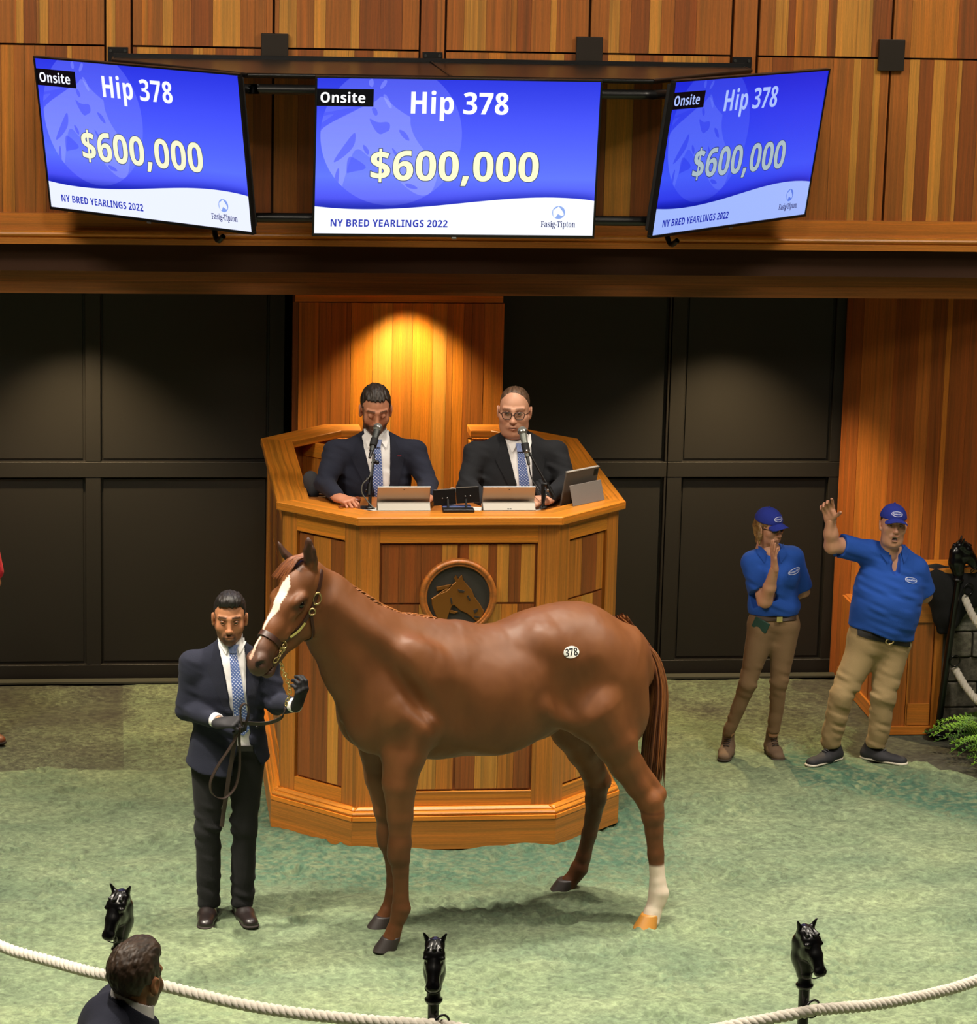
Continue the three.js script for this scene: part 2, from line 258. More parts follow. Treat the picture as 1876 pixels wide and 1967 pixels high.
DOWNLIGHTS.forEach(([x, I], i) => {
  const z = i === 3 ? -2.62 : -2.98, t = thing('recessed_downlight', 'small round downlight recessed in the soffit ' + ['above the door behind the suited handler', 'above the plank pillar behind the stand', 'above the door behind the woman in blue', 'above the plank wall behind the shouting man'][i], 'lamp', [x, 2.756, z]);
  part('trim_ring', new THREE.TorusGeometry(0.05, 0.008, 8, 24).rotateX(Math.PI / 2), bronzeDark, t); part('lens', new THREE.CylinderGeometry(0.04, 0.04, 0.006, 20), std(0xfff0d0, 0.5, { emissive: 0xffd9a0, emissiveIntensity: 3 }), t);
  const s = new THREE.SpotLight(new THREE.Color(1, 0.74, 0.4), I, 0, 0.86, 0.55, 2); s.position.set(0, -0.03, 0); s.target.position.set(0, -2, -0.02); s.castShadow = true; s.shadow.radius = 2; t.add(s); t.add(s.target);
});

// ------------------------------------------------------------------ sliding doors behind the stand
function doorLeaf(n, x0, x1, stiles, label) {
  const g = structure('door_' + n, label), z = -3.57;
  part('door_sheet', bx(x1 - x0, 2.85, 0.05), doorPaint, g).position.set((x0 + x1) / 2, 1.425, z - 0.06);
  const rails = [[0.004, 0.1], [1.366, 1.47], [2.72, 2.84]];
  for (const [a, b] of rails) part('rail', bx(x1 - x0, b - a, 0.05, 'h', 0, 0, 0.004), doorPaint, g).position.set((x0 + x1) / 2, (a + b) / 2, z - 0.012);
  for (const [a, b] of stiles) for (const [y0, y1] of [[0.1, 1.366], [1.47, 2.72]]) part('stile', bx(b - a, y1 - y0, 0.045, 'v', 0, 0, 0.004), doorPaint, g).position.set((a + b) / 2, (y0 + y1) / 2, z - 0.014);
  let xs = stiles.map((s) => s).sort((a, b) => a[0] - b[0]); const bays = []; for (let i = 0; i + 1 < xs.length; i++) bays.push([xs[i][1], xs[i + 1][0]]);
  for (const [a, b] of bays) for (const [y0, y1] of [[0.1, 1.366], [1.47, 2.72]]) { part('door_panel', bx(b - a - 0.03, y1 - y0 - 0.03, 0.014, 'v', 0, 0, 0.003), doorPaint, g).position.set((a + b) / 2, (y0 + y1) / 2, z - 0.03); }
}
doorLeaf(1, -4.2, -0.765, [[-4.2, -4.1], [-3.1, -3.0], [-2.057, -1.957], [-0.865, -0.765]], 'dark panelled sliding door behind the suited handler');
doorLeaf(2, 0.4, 1.79, [[0.4, 0.5], [1.775, 1.79]], 'dark panelled sliding door beside the stand');
doorLeaf(3, 1.796, 2.99, [[1.796, 1.896], [2.9, 2.99]], 'dark panelled sliding door behind the spotters');
// door sill strips
const sill = structure('trim_2', 'worn metal sill strip along the foot of the doors');
part('sill_strip', bx(8, 0.012, 0.09, 'h'), std(0x3a3a30, 0.6), sill).position.set(-0.6, 0.012, -3.47);

// plank pillar between the doors
const pil = structure('wall_pillar', 'cedar plank pillar between the sliding doors');
part('backing', bx(1.34, 2.9, 0.24), WOOD.d[0], pil).position.set(-0.05, 1.45, -3.4);
[[-0.731, -0.694, 'd'], [-0.694, -0.567, 'n'], [-0.567, -0.486, 'm'], [-0.486, -0.358, 'm'], [-0.358, -0.219, 'o'], [-0.219, -0.093, 'l'], [-0.093, 0.039, 'n'], [0.039, 0.171, 'o'], [0.171, 0.262, 'l'], [0.262, 0.302, 'n'], [0.302, 0.371, 'o'], [0.371, 0.425, 'm'], [0.425, 0.502, 'm'], [0.502, 0.632, 'n']].forEach(([a, b, k], i) => board(pil, k, b - a - 0.0015, 2.576, 0.04, (a + b) / 2, 1.288, i ? -3.262 + (R0() - 0.5) * 0.004 : -3.29));
board(pil, 'o', 1.34, 0.17, 0.05, -0.05, 2.668, -3.258, 'h', 0, 'head_rail');

// angled plank wall at the end of the doors, with its post
const side = structure('wall_side', 'angled cedar plank wall behind the shouting man');
const SA = [2.93, -3.5], SD = [0.6971, 0.7170], sang = -Math.atan2(SD[1], SD[0]);
const sAt = (s, o) => [SA[0] + SD[0] * s - SD[1] * o, SA[1] + SD[1] * s + SD[0] * o];
[[0.07, 0.16, 'd'], [0.16, 0.407, 'm'], [0.407, 0.586, 'd'], [0.586, 0.688, 'm'], [0.688, 0.789, 'd'], [0.789, 0.828, 'n'], [0.828, 0.967, 'd'], [0.967, 1.1, 'd'], [1.1, 1.23, 'm'], [1.23, 1.36, 'd'], [1.36, 1.5, 'n'], [1.5, 1.64, 'd'], [1.64, 1.8, 'm']].forEach(([a, b, k]) => { const [x, z] = sAt((a + b) / 2, -0.02 + (R0() - 0.5) * 0.004); board(side, k, b - a - 0.0015, 2.75, 0.04, x, 1.375, z, 'v', sang); });
{ const [x, z] = sAt(0.95, -0.07); const b = part('backing', bx(1.9, 2.9, 0.05), WOOD.d[0], side); b.position.set(x, 1.45, z); b.rotation.y = sang; }
part('door_jamb', bx(0.05, 2.75, 0.2), blackMatt, side).position.set(3.02, 1.375, -3.6);

// low wainscot beside the ring exit and the stone plinth behind the ferns
const wain = structure('wall_wainscot', 'low cedar wainscot beside the ring exit');
const WX = 3.0, WF = -2.12;
part('return_core', bx(0.04, 0.6, 1.25), WOOD.m[0], wain).position.set(WX + 0.03, 0.3, -2.76);
for (const [z, k] of [[-3.27, 'm'], [-3.0, 'n'], [-2.73, 'm'], [-2.46, 'd'], [-2.22, 'm']]) board(wain, k, 0.02, 0.52, 0.25, WX + 0.004, 0.33, z);
board(wain, 'n', 0.03, 0.09, 1.27, WX - 0.006, 0.045, -2.755, 'h', 0, 'base_rail');
part('front_core', bx(0.34, 1.05, 0.04), WOOD.m[0], wain).position.set(3.18, 0.525, WF - 0.04);
board(wain, 'm', 0.11, 1.0, 0.025, 3.06, 0.53, WF); board(wain, 'n', 0.012, 0.68, 0.03, 3.125, 0.39, WF, 'v', 0, 'stile'); board(wain, 'n', 0.2, 0.32, 0.03, 3.22, 0.89, WF, 'h', 0, 'rail'); board(wain, 'm', 0.16, 0.53, 0.015, 3.2, 0.46, WF - 0.006); board(wain, 'n', 0.15, 0.14, 0.03, 3.2, 0.125, WF, 'h', 0, 'rail'); board(wain, 'n', 0.05, 1.0, 0.035, 3.31, 0.53, WF, 'v', 0, 'stile'); board(wain, 'n', 0.35, 0.05, 0.05, 3.17, 0.025, WF + 0.012, 'h', 0, 'base_rail');
board(wain, 'o', 1.4, 0.045, 0.26, 3.72, 1.075, WF - 0.04, 'h', 0, 'cap_rail', 0.006);
const stoneTex = dataTex(128, 128, (x, y) => { const v = 110 + 50 * fbm(x / 13, y / 10, 3.3, 5) + 26 * (hash3(x, y, 5) - 0.5); return [v * 1.02, v, v * 0.94]; }); stoneTex.repeat.set(3, 3);
const stoneM = [0xe6e2d6, 0xc4c0b4, 0xffffff].map((c) => std(c, 0.95, { map: stoneTex, bumpMap: stoneTex, bumpScale: 0.004 }));
const plinth = structure('wall_plinth', 'grey stone plinth wall behind the ferns');
part('mortar', bx(1.2, 1.04, 0.2), std(0x5c584e, 1), plinth).position.set(3.95, 0.52, WF - 0.12);
{ const r = rng(5); for (let j = 0; j < 6; j++) { let x = 3.36; while (x < 4.5) { const w = 0.16 + r() * 0.24; part('stone', bx(w - 0.006, 0.162, 0.1, 'v', r(), r(), 0.014), stoneM[Math.floor(r() * 3)], plinth).position.set(x + w / 2, 0.085 + j * 0.166, WF - 0.03 + (r() - 0.5) * 0.03); x += w; } } }

// ------------------------------------------------------------------ arena lamps under the roof
for (const [x, y, z, s, I, ax, ay, az] of ARENA_LAMPS) {
  const i = ARENA_LAMPS.findIndex((l) => l[0] === x), t = thing('arena_lamp', 'square flood lamp hung under the roof ' + ['over the handler side', 'over the spotter side', 'over the seats'][i], 'lamp', [x, y, z]); t.lookAt(ax, ay, az);
  part('housing', bx(s + 0.1, s + 0.1, 0.12), blackMatt, t).position.z = -0.08; part('lens', bx(s, s, 0.01), std(0xfff0d8, 0.4, { emissive: 0xffe0b0, emissiveIntensity: 2 }), t).position.z = -0.012;
  const L = new THREE.RectAreaLight(WARM, I, s, s); L.position.z = 0.02; L.rotation.y = Math.PI; t.add(L);
}
for (const [x, y, z, I, ax, ay, az] of RING_SPOTS) {
  const i = RING_SPOTS.findIndex((l) => l[0] === x), t = thing('ring_spotlight', 'round ring spotlight on the roof truss ' + ['at the handler side of the ring', 'at the spotter side of the ring', 'ahead of the stand, handler side', 'ahead of the stand, spotter side', 'over the ringside rope', 'above the stand front'][i], 'spotlight', [x, y, z]); t.lookAt(ax, ay, az);
  part('housing', lathe([[0, -0.3], [0.09, -0.3], [0.15, -0.12], [0.17, 0.06], [0.155, 0.06], [0.14, -0.1], [0, -0.12]], 24).rotateX(Math.PI / 2), blackMatt, t); part('lens', new THREE.CylinderGeometry(0.145, 0.145, 0.01, 24).rotateX(Math.PI / 2), std(0xfff0d8, 0.4, { emissive: 0xffe0b0, emissiveIntensity: 2 }), t).position.z = 0.03;
  const L = new THREE.SpotLight(WARM, I, 0, 0.47, 0.75, 2); L.position.z = 0.08; L.target.position.set(0, 0, 2); L.castShadow = true; L.shadow.radius = 12; t.add(L); t.add(L.target);
}

// ------------------------------------------------------------------ auction stand: an eight-sided cedar rostrum
const stand = thing('auction_stand', 'eight-sided cedar auction stand with a wide counter and a bronze medallion', 'rostrum');
const HC = 1.889;
const OCT = [[-0.345, -2.69], [-0.56, -2.69], [-0.975, -2.23], [-0.975, -0.4134], [-0.5616, 0], [0.5616, 0], [0.975, -0.4134], [0.975, -2.23], [0.56, -2.69], [0.345, -2.69]];
const IN = [[-0.345, -2.49], [-0.47, -2.49], [-0.797, -2.15], [-0.797, -0.487], [-0.488, -0.175], [0.488, -0.175], [0.797, -0.487], [0.797, -2.15], [0.47, -2.49], [0.345, -2.49]];
function slabPoly(pts, y, th, along) {   // horizontal slab from [x, z] corners; grain along the given direction
  const g = prism(pts.map(([x, z]) => [x, -z]), th - 0.008, 0.004); g.rotateX(-Math.PI / 2); g.translate(0, y + 0.004, 0); const p = g.attributes.position, uv = g.attributes.uv, L = Math.hypot(...along), c = along[0] / L, s = along[1] / L, o = R0() * 3;
  for (let i = 0; i < p.count; i++) uv.setXY(i, -p.getX(i) * s + p.getZ(i) * c + p.getY(i) + o, p.getX(i) * c + p.getZ(i) * s + o); return g;
}
for (let i = 0; i + 1 < OCT.length; i++) { const a = OCT[i], b = OCT[i + 1]; part('counter_top', slabPoly([a, b, IN[i + 1], IN[i]], HC - 0.046, 0.046, [b[0] - a[0], b[1] - a[1]]), WOOD.o[i % 2 ? 0 : 1], stand); }
// each side: a frame of stiles and rails round recessed planks, on a plinth with a moulded top
function face(A, B, o) {
  const f = new THREE.Group(); f.name = 'side_panel'; stand.add(f); const L = Math.hypot(B[0] - A[0], B[1] - A[1]), ang = -Math.atan2(B[1] - A[1], B[0] - A[0]);
  f.position.set((A[0] + B[0]) / 2, 0, (A[1] + B[1]) / 2); f.rotation.y = ang; if (o.label) f.userData.label = o.label;
  const H = HC - 0.046, D = -0.032, w = L / 2, sw = o.stile, px = w - sw, M = 0.012;
  part('core', bx(L - 0.07, H, 0.03), WOOD.d[0], f).position.set(0, H / 2, D - 0.04);
  for (const s of [-1, 1]) board(f, 'n', sw - 0.012, H - 0.235, 0.03, s * (w - sw / 2 - 0.006), 0.235 + (H - 0.235) / 2, D - 0.015, 'v', 0, 'stile', 0.002);
  board(f, 'o', 2 * px, H - 1.738, 0.029, 0, (H + 1.738) / 2, D - 0.0155, 'h', 0, 'rail', 0.002); board(f, 'o', 2 * px, 0.082, 0.029, 0, 0.276, D - 0.0155, 'h', 0, 'rail', 0.002);
  // recessed planks in two heights, parted by dark seams
  for (const [y0, y1, specs] of [[0.317 + M, 1.394 - M / 2, o.lo], [1.394 + M / 2, 1.738 - M, o.up]]) { const n = specs.length, gap = n > 1 ? 0.014 : 0, tw = (2 * (px - M) - gap * (n - 1)) / n; specs.forEach((spec, q) => { const it = spec.split(' ').map((s) => [s[0], +s.slice(1)]), tot = it.reduce((a, b) => a + b[1], 0); let x = -px + M + q * (tw + gap); for (const [k, v] of it) { const ww = v / tot * tw; board(f, k, ww - 0.0012, y1 - y0, 0.012, x + ww / 2, (y0 + y1) / 2, D - 0.02 + (R0() - 0.5) * 0.002); x += ww; } }); }
  // plinth: board, moulded cap
  const ext = o.ext ?? 0.0; board(f, 'n', L + ext, 0.17, 0.05, 0, 0.085, -0.004, 'h', 0, 'plinth_board');
  const prof = [[-0.04, 0.168], [0.024, 0.168], [0.024, 0.19], [0.012, 0.193], [0.017, 0.199], [0.018, 0.207], [0.012, 0.214], [-0.002, 0.217], [-0.002, 0.224], [-0.02, 0.235], [-0.04, 0.235]];
  part('plinth_moulding', extrudeX(prof, -L / 2 - 0.006, L / 2 + 0.006), WOOD.o[0], f);
}
face([-0.5616, 0], [0.5616, 0], { stile: 0.127, label: 'front side with the medallion', ext: 0.02, up: ['d10 d13 d12 l9', 'd8 l18 d8 l11 d11 l13'], lo: ['d22 l12 n10', 'd12 l14 n10 d10'] });
face([-0.975, -0.4134], [-0.5616, 0], { stile: 0.117, ext: 0.02, up: ['d10 n13 d10'], lo: ['d10 d12 l8 d3'] });
face([0.5616, 0], [0.975, -0.4134], { stile: 0.117, ext: 0.02, up: ['n8 d9 n4'], lo: ['n12 l10 d8'] });
face([-0.975, -2.23], [-0.975, -0.4134], { stile: 0.14, up: ['m10 d9 n10 m8', 'd9 m10 n8'], lo: ['m10 d9 n10 m8', 'd9 m10 n8'] });
face([0.975, -0.4134], [0.975, -2.23], { stile: 0.14, up: ['m10 d9 n10 m8', 'd9 m10 n8'], lo: ['m10 d9 n10 m8', 'd9 m10 n8'] });
face([-0.56, -2.69], [-0.975, -2.23], { stile: 0.12, up: ['m10 d9 n10'], lo: ['m10 d9 n10'] }); face([0.975, -2.23], [0.56, -2.69], { stile: 0.12, up: ['m10 d9 n10'], lo: ['m10 d9 n10'] });
// inside: standing floor, desk shelf, the lining with its ledges
part('platform', slabPoly([[-0.9, -0.45], [0.9, -0.45], [0.9, -2.2], [0.5, -2.65], [-0.5, -2.65], [-0.9, -2.2]], 1.0, 0.05, [1, 0]), WOOD.m[0], stand);
part('desk_shelf', slabPoly([[-0.79, -0.47], [-0.49, -0.165], [0.49, -0.165], [0.79, -0.47], [0.79, -0.62], [-0.79, -0.62]], 1.84, 0.03, [1, 0]), WOOD.m[0], stand);
for (const s of [-1, 1]) {
  part('lining', bx(0.02, 0.84, 1.66), WOOD.n[0], stand).position.set(s * 0.805, 1.42, -1.32);
  const l = part('lining', bx(0.46, 0.84, 0.02), WOOD.n[1], stand); l.position.set(s * 0.64, 1.42, -2.33); l.rotation.y = s * 0.82;
  part('ledge', bx(0.03, 0.09, 1.66, 'h', 0, 0, 0.003), WOOD.o[0], stand).position.set(s * 0.795, 1.798, -1.32); const l2 = part('ledge', bx(0.46, 0.09, 0.03, 'h', 0, 0, 0.003), WOOD.o[0], stand); l2.position.set(s * 0.636, 1.798, -2.322); l2.rotation.y = s * 0.82;
  part('end_panel', bx(0.03, 1.8, 0.2), WOOD.o[1], stand).position.set(s * 0.36, 0.9, -2.59); part('back_panel', bx(0.22, 1.8, 0.03), WOOD.o[0], stand).position.set(s * 0.455, 0.9, -2.675);
}
// medallion: wooden rim, dark field, raised bronze horse head
const med = new THREE.Group(); med.name = 'medallion'; med.position.set(0, 1.437, -0.045); med.userData.label = 'round bronze medallion of a horse head in a wooden rim'; stand.add(med);
part('rim', lathe([[0.174, 0], [0.174, 0.03], [0.18, 0.035], [0.188, 0.03], [0.19, 0.036], [0.198, 0.038], [0.208, 0.034], [0.213, 0.024], [0.214, 0]], 64).rotateX(Math.PI / 2), WOOD.m[1], med);
part('field', new THREE.CylinderGeometry(0.178, 0.178, 0.03, 48).rotateX(Math.PI / 2), std(0x35332d, 0.6, { bumpMap: GRIT, bumpScale: 0.001 }), med);
const hp = (a) => a.map(([x, y]) => [(x - 920) / 761, -(y - 318) / 735]);
const reliefM = std(0x8a5a22, 0.42, { metalness: 0.55 });
const head1 = hp([[895, 268], [910, 256], [903, 240], [908, 230], [918, 248], [926, 236], [932, 230], [938, 250], [948, 262], [975, 292], [985, 318], [1010, 350], [1027, 378], [1018, 405], [1000, 418], [985, 405], [960, 385], [930, 372], [905, 350], [893, 352], [880, 385], [872, 410], [862, 436], [848, 425], [825, 385], [812, 350], [810, 325], [835, 308], [870, 295], [885, 282]]);
part('horse_head', prism(head1, 0.008, 0.003).translate(0, 0, 0.016), reliefM, med);
for (const b of [[[828, 278], [888, 266], [880, 278], [830, 292]], [[812, 322], [868, 284], [878, 286], [840, 306]], [[884, 372], [918, 380], [906, 386], [888, 384]]]) part('mane_lock', prism(hp(b), 0.008, 0.002).translate(0, 0, 0.016), reliefM, med);
for (const b of [[[916, 285], [945, 292], [940, 300], [922, 296]], [[960, 310], [972, 330], [966, 332], [955, 314]], [[985, 372], [1004, 366], [1000, 378], [990, 386]], [[890, 320], [896, 345], [890, 346], [886, 322]], [[988, 396], [1012, 400], [1002, 405], [990, 402]]]) part('engraved_line', prism(hp(b), 0.002, 0.0008).translate(0, 0, 0.027), std(0x2a2118, 0.7), med);

// ------------------------------------------------------------------ price screens on their rig over the stand
function screenCanvas() {
  const W = 1280, H = 706, c = document.createElement('canvas'); c.width = W; c.height = H; const g = c.getContext('2d');
  let gr = g.createLinearGradient(0, 0, 0, H * 0.84); gr.addColorStop(0, '#2b36d8'); gr.addColorStop(0.3, '#4350ee'); gr.addColorStop(0.75, '#5d72fb'); gr.addColorStop(0.92, '#4a50ea'); gr.addColorStop(1, '#1c27b0'); g.fillStyle = gr; g.fillRect(0, 0, W, H);
  // pale disc with a horse head
  const P = (a, f = 1) => { const q = []; for (let i = 0; i < a.length; i += 2) q.push([(a[i] - 28) * f, (a[i + 1] - 45) * f]); const n = q.length; g.beginPath(); g.moveTo((q[0][0] + q[n - 1][0]) / 2, (q[0][1] + q[n - 1][1]) / 2); for (let i = 0; i < n; i++) { const c = q[i], e = q[(i + 1) % n]; g.quadraticCurveTo(c[0], c[1], (c[0] + e[0]) / 2, (c[1] + e[1]) / 2); } g.closePath(); g.fill(); }, K = 0.662;
  g.save(); g.beginPath(); g.arc(339, 255, 320, 0, 7); g.clip(); g.fillStyle = 'rgba(150,160,255,0.30)'; g.fillRect(0, 0, 700, H);
  g.fillStyle = 'rgba(175,185,255,0.34)'; P([470, 150, 560, 240, 660, 300, 668, 300, 668, 370, 720, 480, 860, 620, 870, 700, 830, 830, 750, 850, 650, 790, 560, 700, 400, 590, 300, 500, 250, 640, 215, 780, 170, 920, 20, 740, 20, 425, 150, 330, 330, 240, 430, 200], K); P([375, 60, 400, 40, 412, 70, 405, 105, 380, 95], K); P([450, 105, 480, 50, 505, 55, 490, 95, 460, 118], K); P([468, 150, 500, 150, 545, 240, 520, 250], K);
  g.fillStyle = 'rgba(70,80,235,0.55)'; P([22, 290, 150, 268, 310, 232, 335, 240, 220, 300, 100, 360, 22, 430, 22, 380, 120, 310, 155, 285, 60, 305, 22, 340], K); P([375, 302, 440, 348, 528, 332, 530, 395, 500, 408, 462, 428, 425, 395], K); P([580, 382, 640, 405, 675, 475, 620, 448], K); P([298, 396, 240, 470, 132, 632, 195, 600, 258, 545, 296, 490], K); P([348, 486, 395, 535, 385, 575, 348, 525], K); P([150, 848, 160, 700, 192, 638, 188, 760, 165, 838], K); P([238, 700, 245, 570, 300, 590, 400, 660, 262, 686], K); P([400, 600, 520, 690, 640, 750, 560, 715], K); P([636, 756, 700, 765, 745, 800, 665, 795], K); P([395, 240, 430, 240, 448, 290, 420, 300], K); P([540, 500, 600, 570, 640, 640, 560, 560], K);
  g.restore();
  // white wave
  g.beginPath(); g.moveTo(0, 582); g.bezierCurveTo(330, 618, 620, 560, 900, 538); g.bezierCurveTo(1050, 526, 1190, 530, W, 544); g.lineTo(W, H); g.lineTo(0, H); g.closePath();
  g.shadowColor = '#1420a0'; g.shadowBlur = 40; g.shadowOffsetY = -8; g.fillStyle = '#f2f6ff'; g.fill(); g.shadowBlur = 0; g.shadowOffsetY = 0; g.shadowColor = 'transparent';
  g.fillStyle = '#05050c'; g.fillRect(0, 48, 254, 78); g.fillStyle = '#fff'; g.textBaseline = 'alphabetic';
  const T = (s, x, y, w, font, col, stroke) => { g.font = font; const m = g.measureText(s).width; g.save(); g.translate(x, y); g.scale(w / m, 1); if (stroke) { g.lineJoin = 'round'; g.strokeStyle = stroke; g.lineWidth = 7; g.strokeText(s, 0, 0); } g.fillStyle = col; g.fillText(s, 0, 0); g.restore(); };
  T('Onsite', 12, 110, 208, 'bold 64px sans-serif', '#ffffff'); T('Hip 378', 412, 154, 458, 'bold 136px sans-serif', '#ffffff');
  T('$600,000', 240, 458, 782, 'bold 186px sans-serif', '#fdfbc8', '#3f4a70'); T('NY BRED YEARLINGS 2022', 70, 674, 540, 'bold 47px sans-serif', '#2733a8');
  g.fillStyle = '#8aa6e4'; g.beginPath(); g.arc(1118, 600, 30, 0, 7); g.fill(); g.fillStyle = '#f2f6ff'; P([1120, 633, 1136, 625, 1146, 615, 1152, 625, 1166, 641, 1172, 655, 1164, 663, 1150, 655, 1142, 651, 1136, 665, 1130, 671, 1122, 661, 1120, 647]);
  T('Fasig-Tipton', 1038, 668, 160, 'bold 38px serif', '#16184e');
  return c;
}
const screenTex = new THREE.CanvasTexture(screenCanvas()); screenTex.colorSpace = THREE.SRGBColorSpace;
const TVW = 1.5876, TVH = 0.9046, TILT = 0.1432;
function tv(x, z, yaw, tint, label) {
  const t = thing('price_screen', label, 'screen', [x, 3.768, z], 0, 'price screens over the stand'); t.rotation.order = 'YXZ'; t.rotation.set(TILT, yaw, 0);
  const b = 0.011; part('back_case', bx(TVW - 0.05, TVH - 0.06, 0.05, 'v', 0, 0, 0.01), blackMatt, t).position.z = -0.045;
  for (const [n, w, h, px, py] of [['bezel', TVW, b, 0, TVH / 2 - b / 2], ['bezel', TVW, b * 1.5, 0, -TVH / 2 + b * 0.75], ['bezel', b, TVH - b * 2.5, -TVW / 2 + b / 2, b * 0.25], ['bezel', b, TVH - b * 2.5, TVW / 2 - b / 2, b * 0.25]]) part(n, bx(w, h, 0.032, 'v', 0, 0, 0.003), black, t).position.set(px, py, -0.012);
  const s = part('screen_face', new THREE.BoxGeometry(TVW - 2 * b, TVH - 2.5 * b, 0.006), [0, 1, 2, 3, 5].map(() => black).slice(0, 4).concat([new THREE.MeshStandardMaterial({ color: 0x020204, roughness: 0.25, emissive: tint, emissiveMap: screenTex, emissiveIntensity: 0.74 }), black]), t); s.position.set(0, b * 0.25, -0.006);
  part('sensor', bx(0.03, 0.012, 0.012, 'h', 0, 0, 0.003), steel, t).position.set(0, -TVH / 2 - 0.004, 0.0);
  const L = new THREE.RectAreaLight(new THREE.Color(0.35, 0.42, 1), 0.5, TVW - 0.05, TVH - 0.05); L.position.z = 0.01; L.rotation.y = Math.PI; t.add(L); return t;
}
tv(0.017, -0.716, 0, 0xffffff, 'frontal price screen hung straight above the stand'); tv(-1.716, -1.306, -0.7704, 0xeef0ff, 'angled price screen over the suited handler, turned away from the spotters'); tv(1.75, -1.306, 0.7704, 0xa2b6f0, 'dimmer angled price screen nearest the shouting man');
const rig = thing('screen_rig', 'black steel rig with a dark sheet metal cover that carries the price screens', 'rig');
const coverM = std(0x2b2118, 0.3, { metalness: 0.55 }), RP = [[-1.87, -2.09], [-1.87, -1.9], [-1.13, -0.98], [1.15, -0.98], [1.9, -1.9], [1.9, -2.09]];
function plate(pts, y, th) { const g = prism(pts.map(([x, z]) => [x, -z]), th, 0.002); g.rotateX(-Math.PI / 2); g.translate(0, y, 0); return g; }
part('cover_sheet', plate([RP[0], RP[1], RP[2], [0.0, -0.98], [-0.01, -2.09]], 4.175, 0.02), coverM, rig); part('cover_sheet', plate([[0.01, -2.09], [0.02, -0.98], RP[3], RP[4], RP[5]], 4.175, 0.02), coverM, rig);
part('seam_strip', bx(0.014, 0.006, 1.1), black, rig).position.set(0.005, 4.2, -1.535);
const edge = (a, b, y, r) => rod([a[0], y, a[1]], [b[0], y, b[1]], r);
for (let i = 0; i < 5; i++) { const a = RP[i], b = RP[i + 1]; part('cover_lip', edge(a, b, 4.19, 0.012), black, rig); }
part('rear_lip', bx(3.77, 0.03, 0.012), black, rig).position.set(0.015, 4.205, -2.09);
for (const y of [4.115, 3.4]) { part('rail_tube', tube([[-1.75, y, -1.68], [-1.18, y, -1.0], [-1.1, y, -0.96], [-1.0, y, -0.95], [0, y, -0.95], [1.02, y, -0.95], [1.12, y, -0.96], [1.2, y, -1.0], [1.78, y, -1.68]], 0.028, 80, 10), black, rig); }
for (const [x, z] of [[-1.5, -1.4], [-0.5, -0.95], [0.5, -0.95], [1.53, -1.4]]) part('upright', rod([x, 3.35, z], [x, 4.17, z], 0.024), black, rig);
for (const x of [-0.5, 0.5]) for (const y of [3.55, 3.95]) part('screen_arm', bx(0.06, 0.06, 0.2), black, rig).position.set(x, y, -0.86);
for (const s of [-1, 1]) for (const y of [3.55, 3.95]) { const m = part('screen_arm', bx(0.06, 0.06, 0.16), black, rig); m.position.set(s * 1.6 + 0.015, y, -1.41); m.rotation.y = s * 0.77; }
for (const x of [-1.845, 0.022, 1.904]) { const b = part('wall_bracket', bx(0.119, 0.2, 0.012), black, rig); b.position.set(x, 4.15, -2.19); for (const s of [-1, 1]) part('bolt', new THREE.CylinderGeometry(0.009, 0.009, 0.008, 10).rotateX(Math.PI / 2), std(0x4a4a48, 0.4, { metalness: 0.7 }), b).position.set(s * 0.042, 0.078, 0.009); part('wall_strut', bx(0.06, 0.06, 0.3), black, rig).position.set(x * 0.96, 4.13, -2.06); }
for (const [x, z, a] of [[-1.3, -1.38, 0.77], [1.33, -1.38, -0.77]]) { const m = part('hanging_hook', tube([[x, 3.4, z], [x, 3.28, z + 0.02], [x + 0.02, 3.22, z + 0.06], [x + 0.05, 3.25, z + 0.1]], 0.016, 16, 8), black, rig); }
for (const [x, y, l] of [[-0.921, 4.25, 'above the gap beside the handler screen'], [0.966, 4.262, 'above the gap beside the spotter screen'], [2.824, 4.277, 'clear of all the screens']]) { const t = thing('wall_plate', 'square dark bronze cover plate on the plank wall ' + l, 'plate', [x, y, -2.178]); part('cover', bx(0.16, 0.19, 0.034, 'v', 0, 0, 0.004), bronzeDark, t); part('fixing_block', bx(0.06, 0.06, 0.02), black, t).position.z = -0.02; }

// ------------------------------------------------------------------ dyed green sand of the ring, trodden into ridges and hoof prints
const GX0 = -3.0, GX1 = 4.1, GZ0 = -3.52, GZ1 = 3.7, prints = [];
{ const r = rng(42); for (let i = 0; i < 190; i++) { const x = lerp(-3.0, 4.1, r()), z = lerp(-2.2, 3.6, r()); prints.push([x, z, 0.045 + 0.05 * r(), r() * 6.28, 0.008 + 0.014 * r(), 0.6 + 0.5 * r()]); } }
const cell = new Map(); prints.forEach((p) => { for (let i = -1; i <= 1; i++) for (let j = -1; j <= 1; j++) { const k = (Math.floor(p[0] / 0.25) + i) + ',' + (Math.floor(p[1] / 0.25) + j); if (!cell.has(k)) cell.set(k, []); cell.get(k).push(p); } });
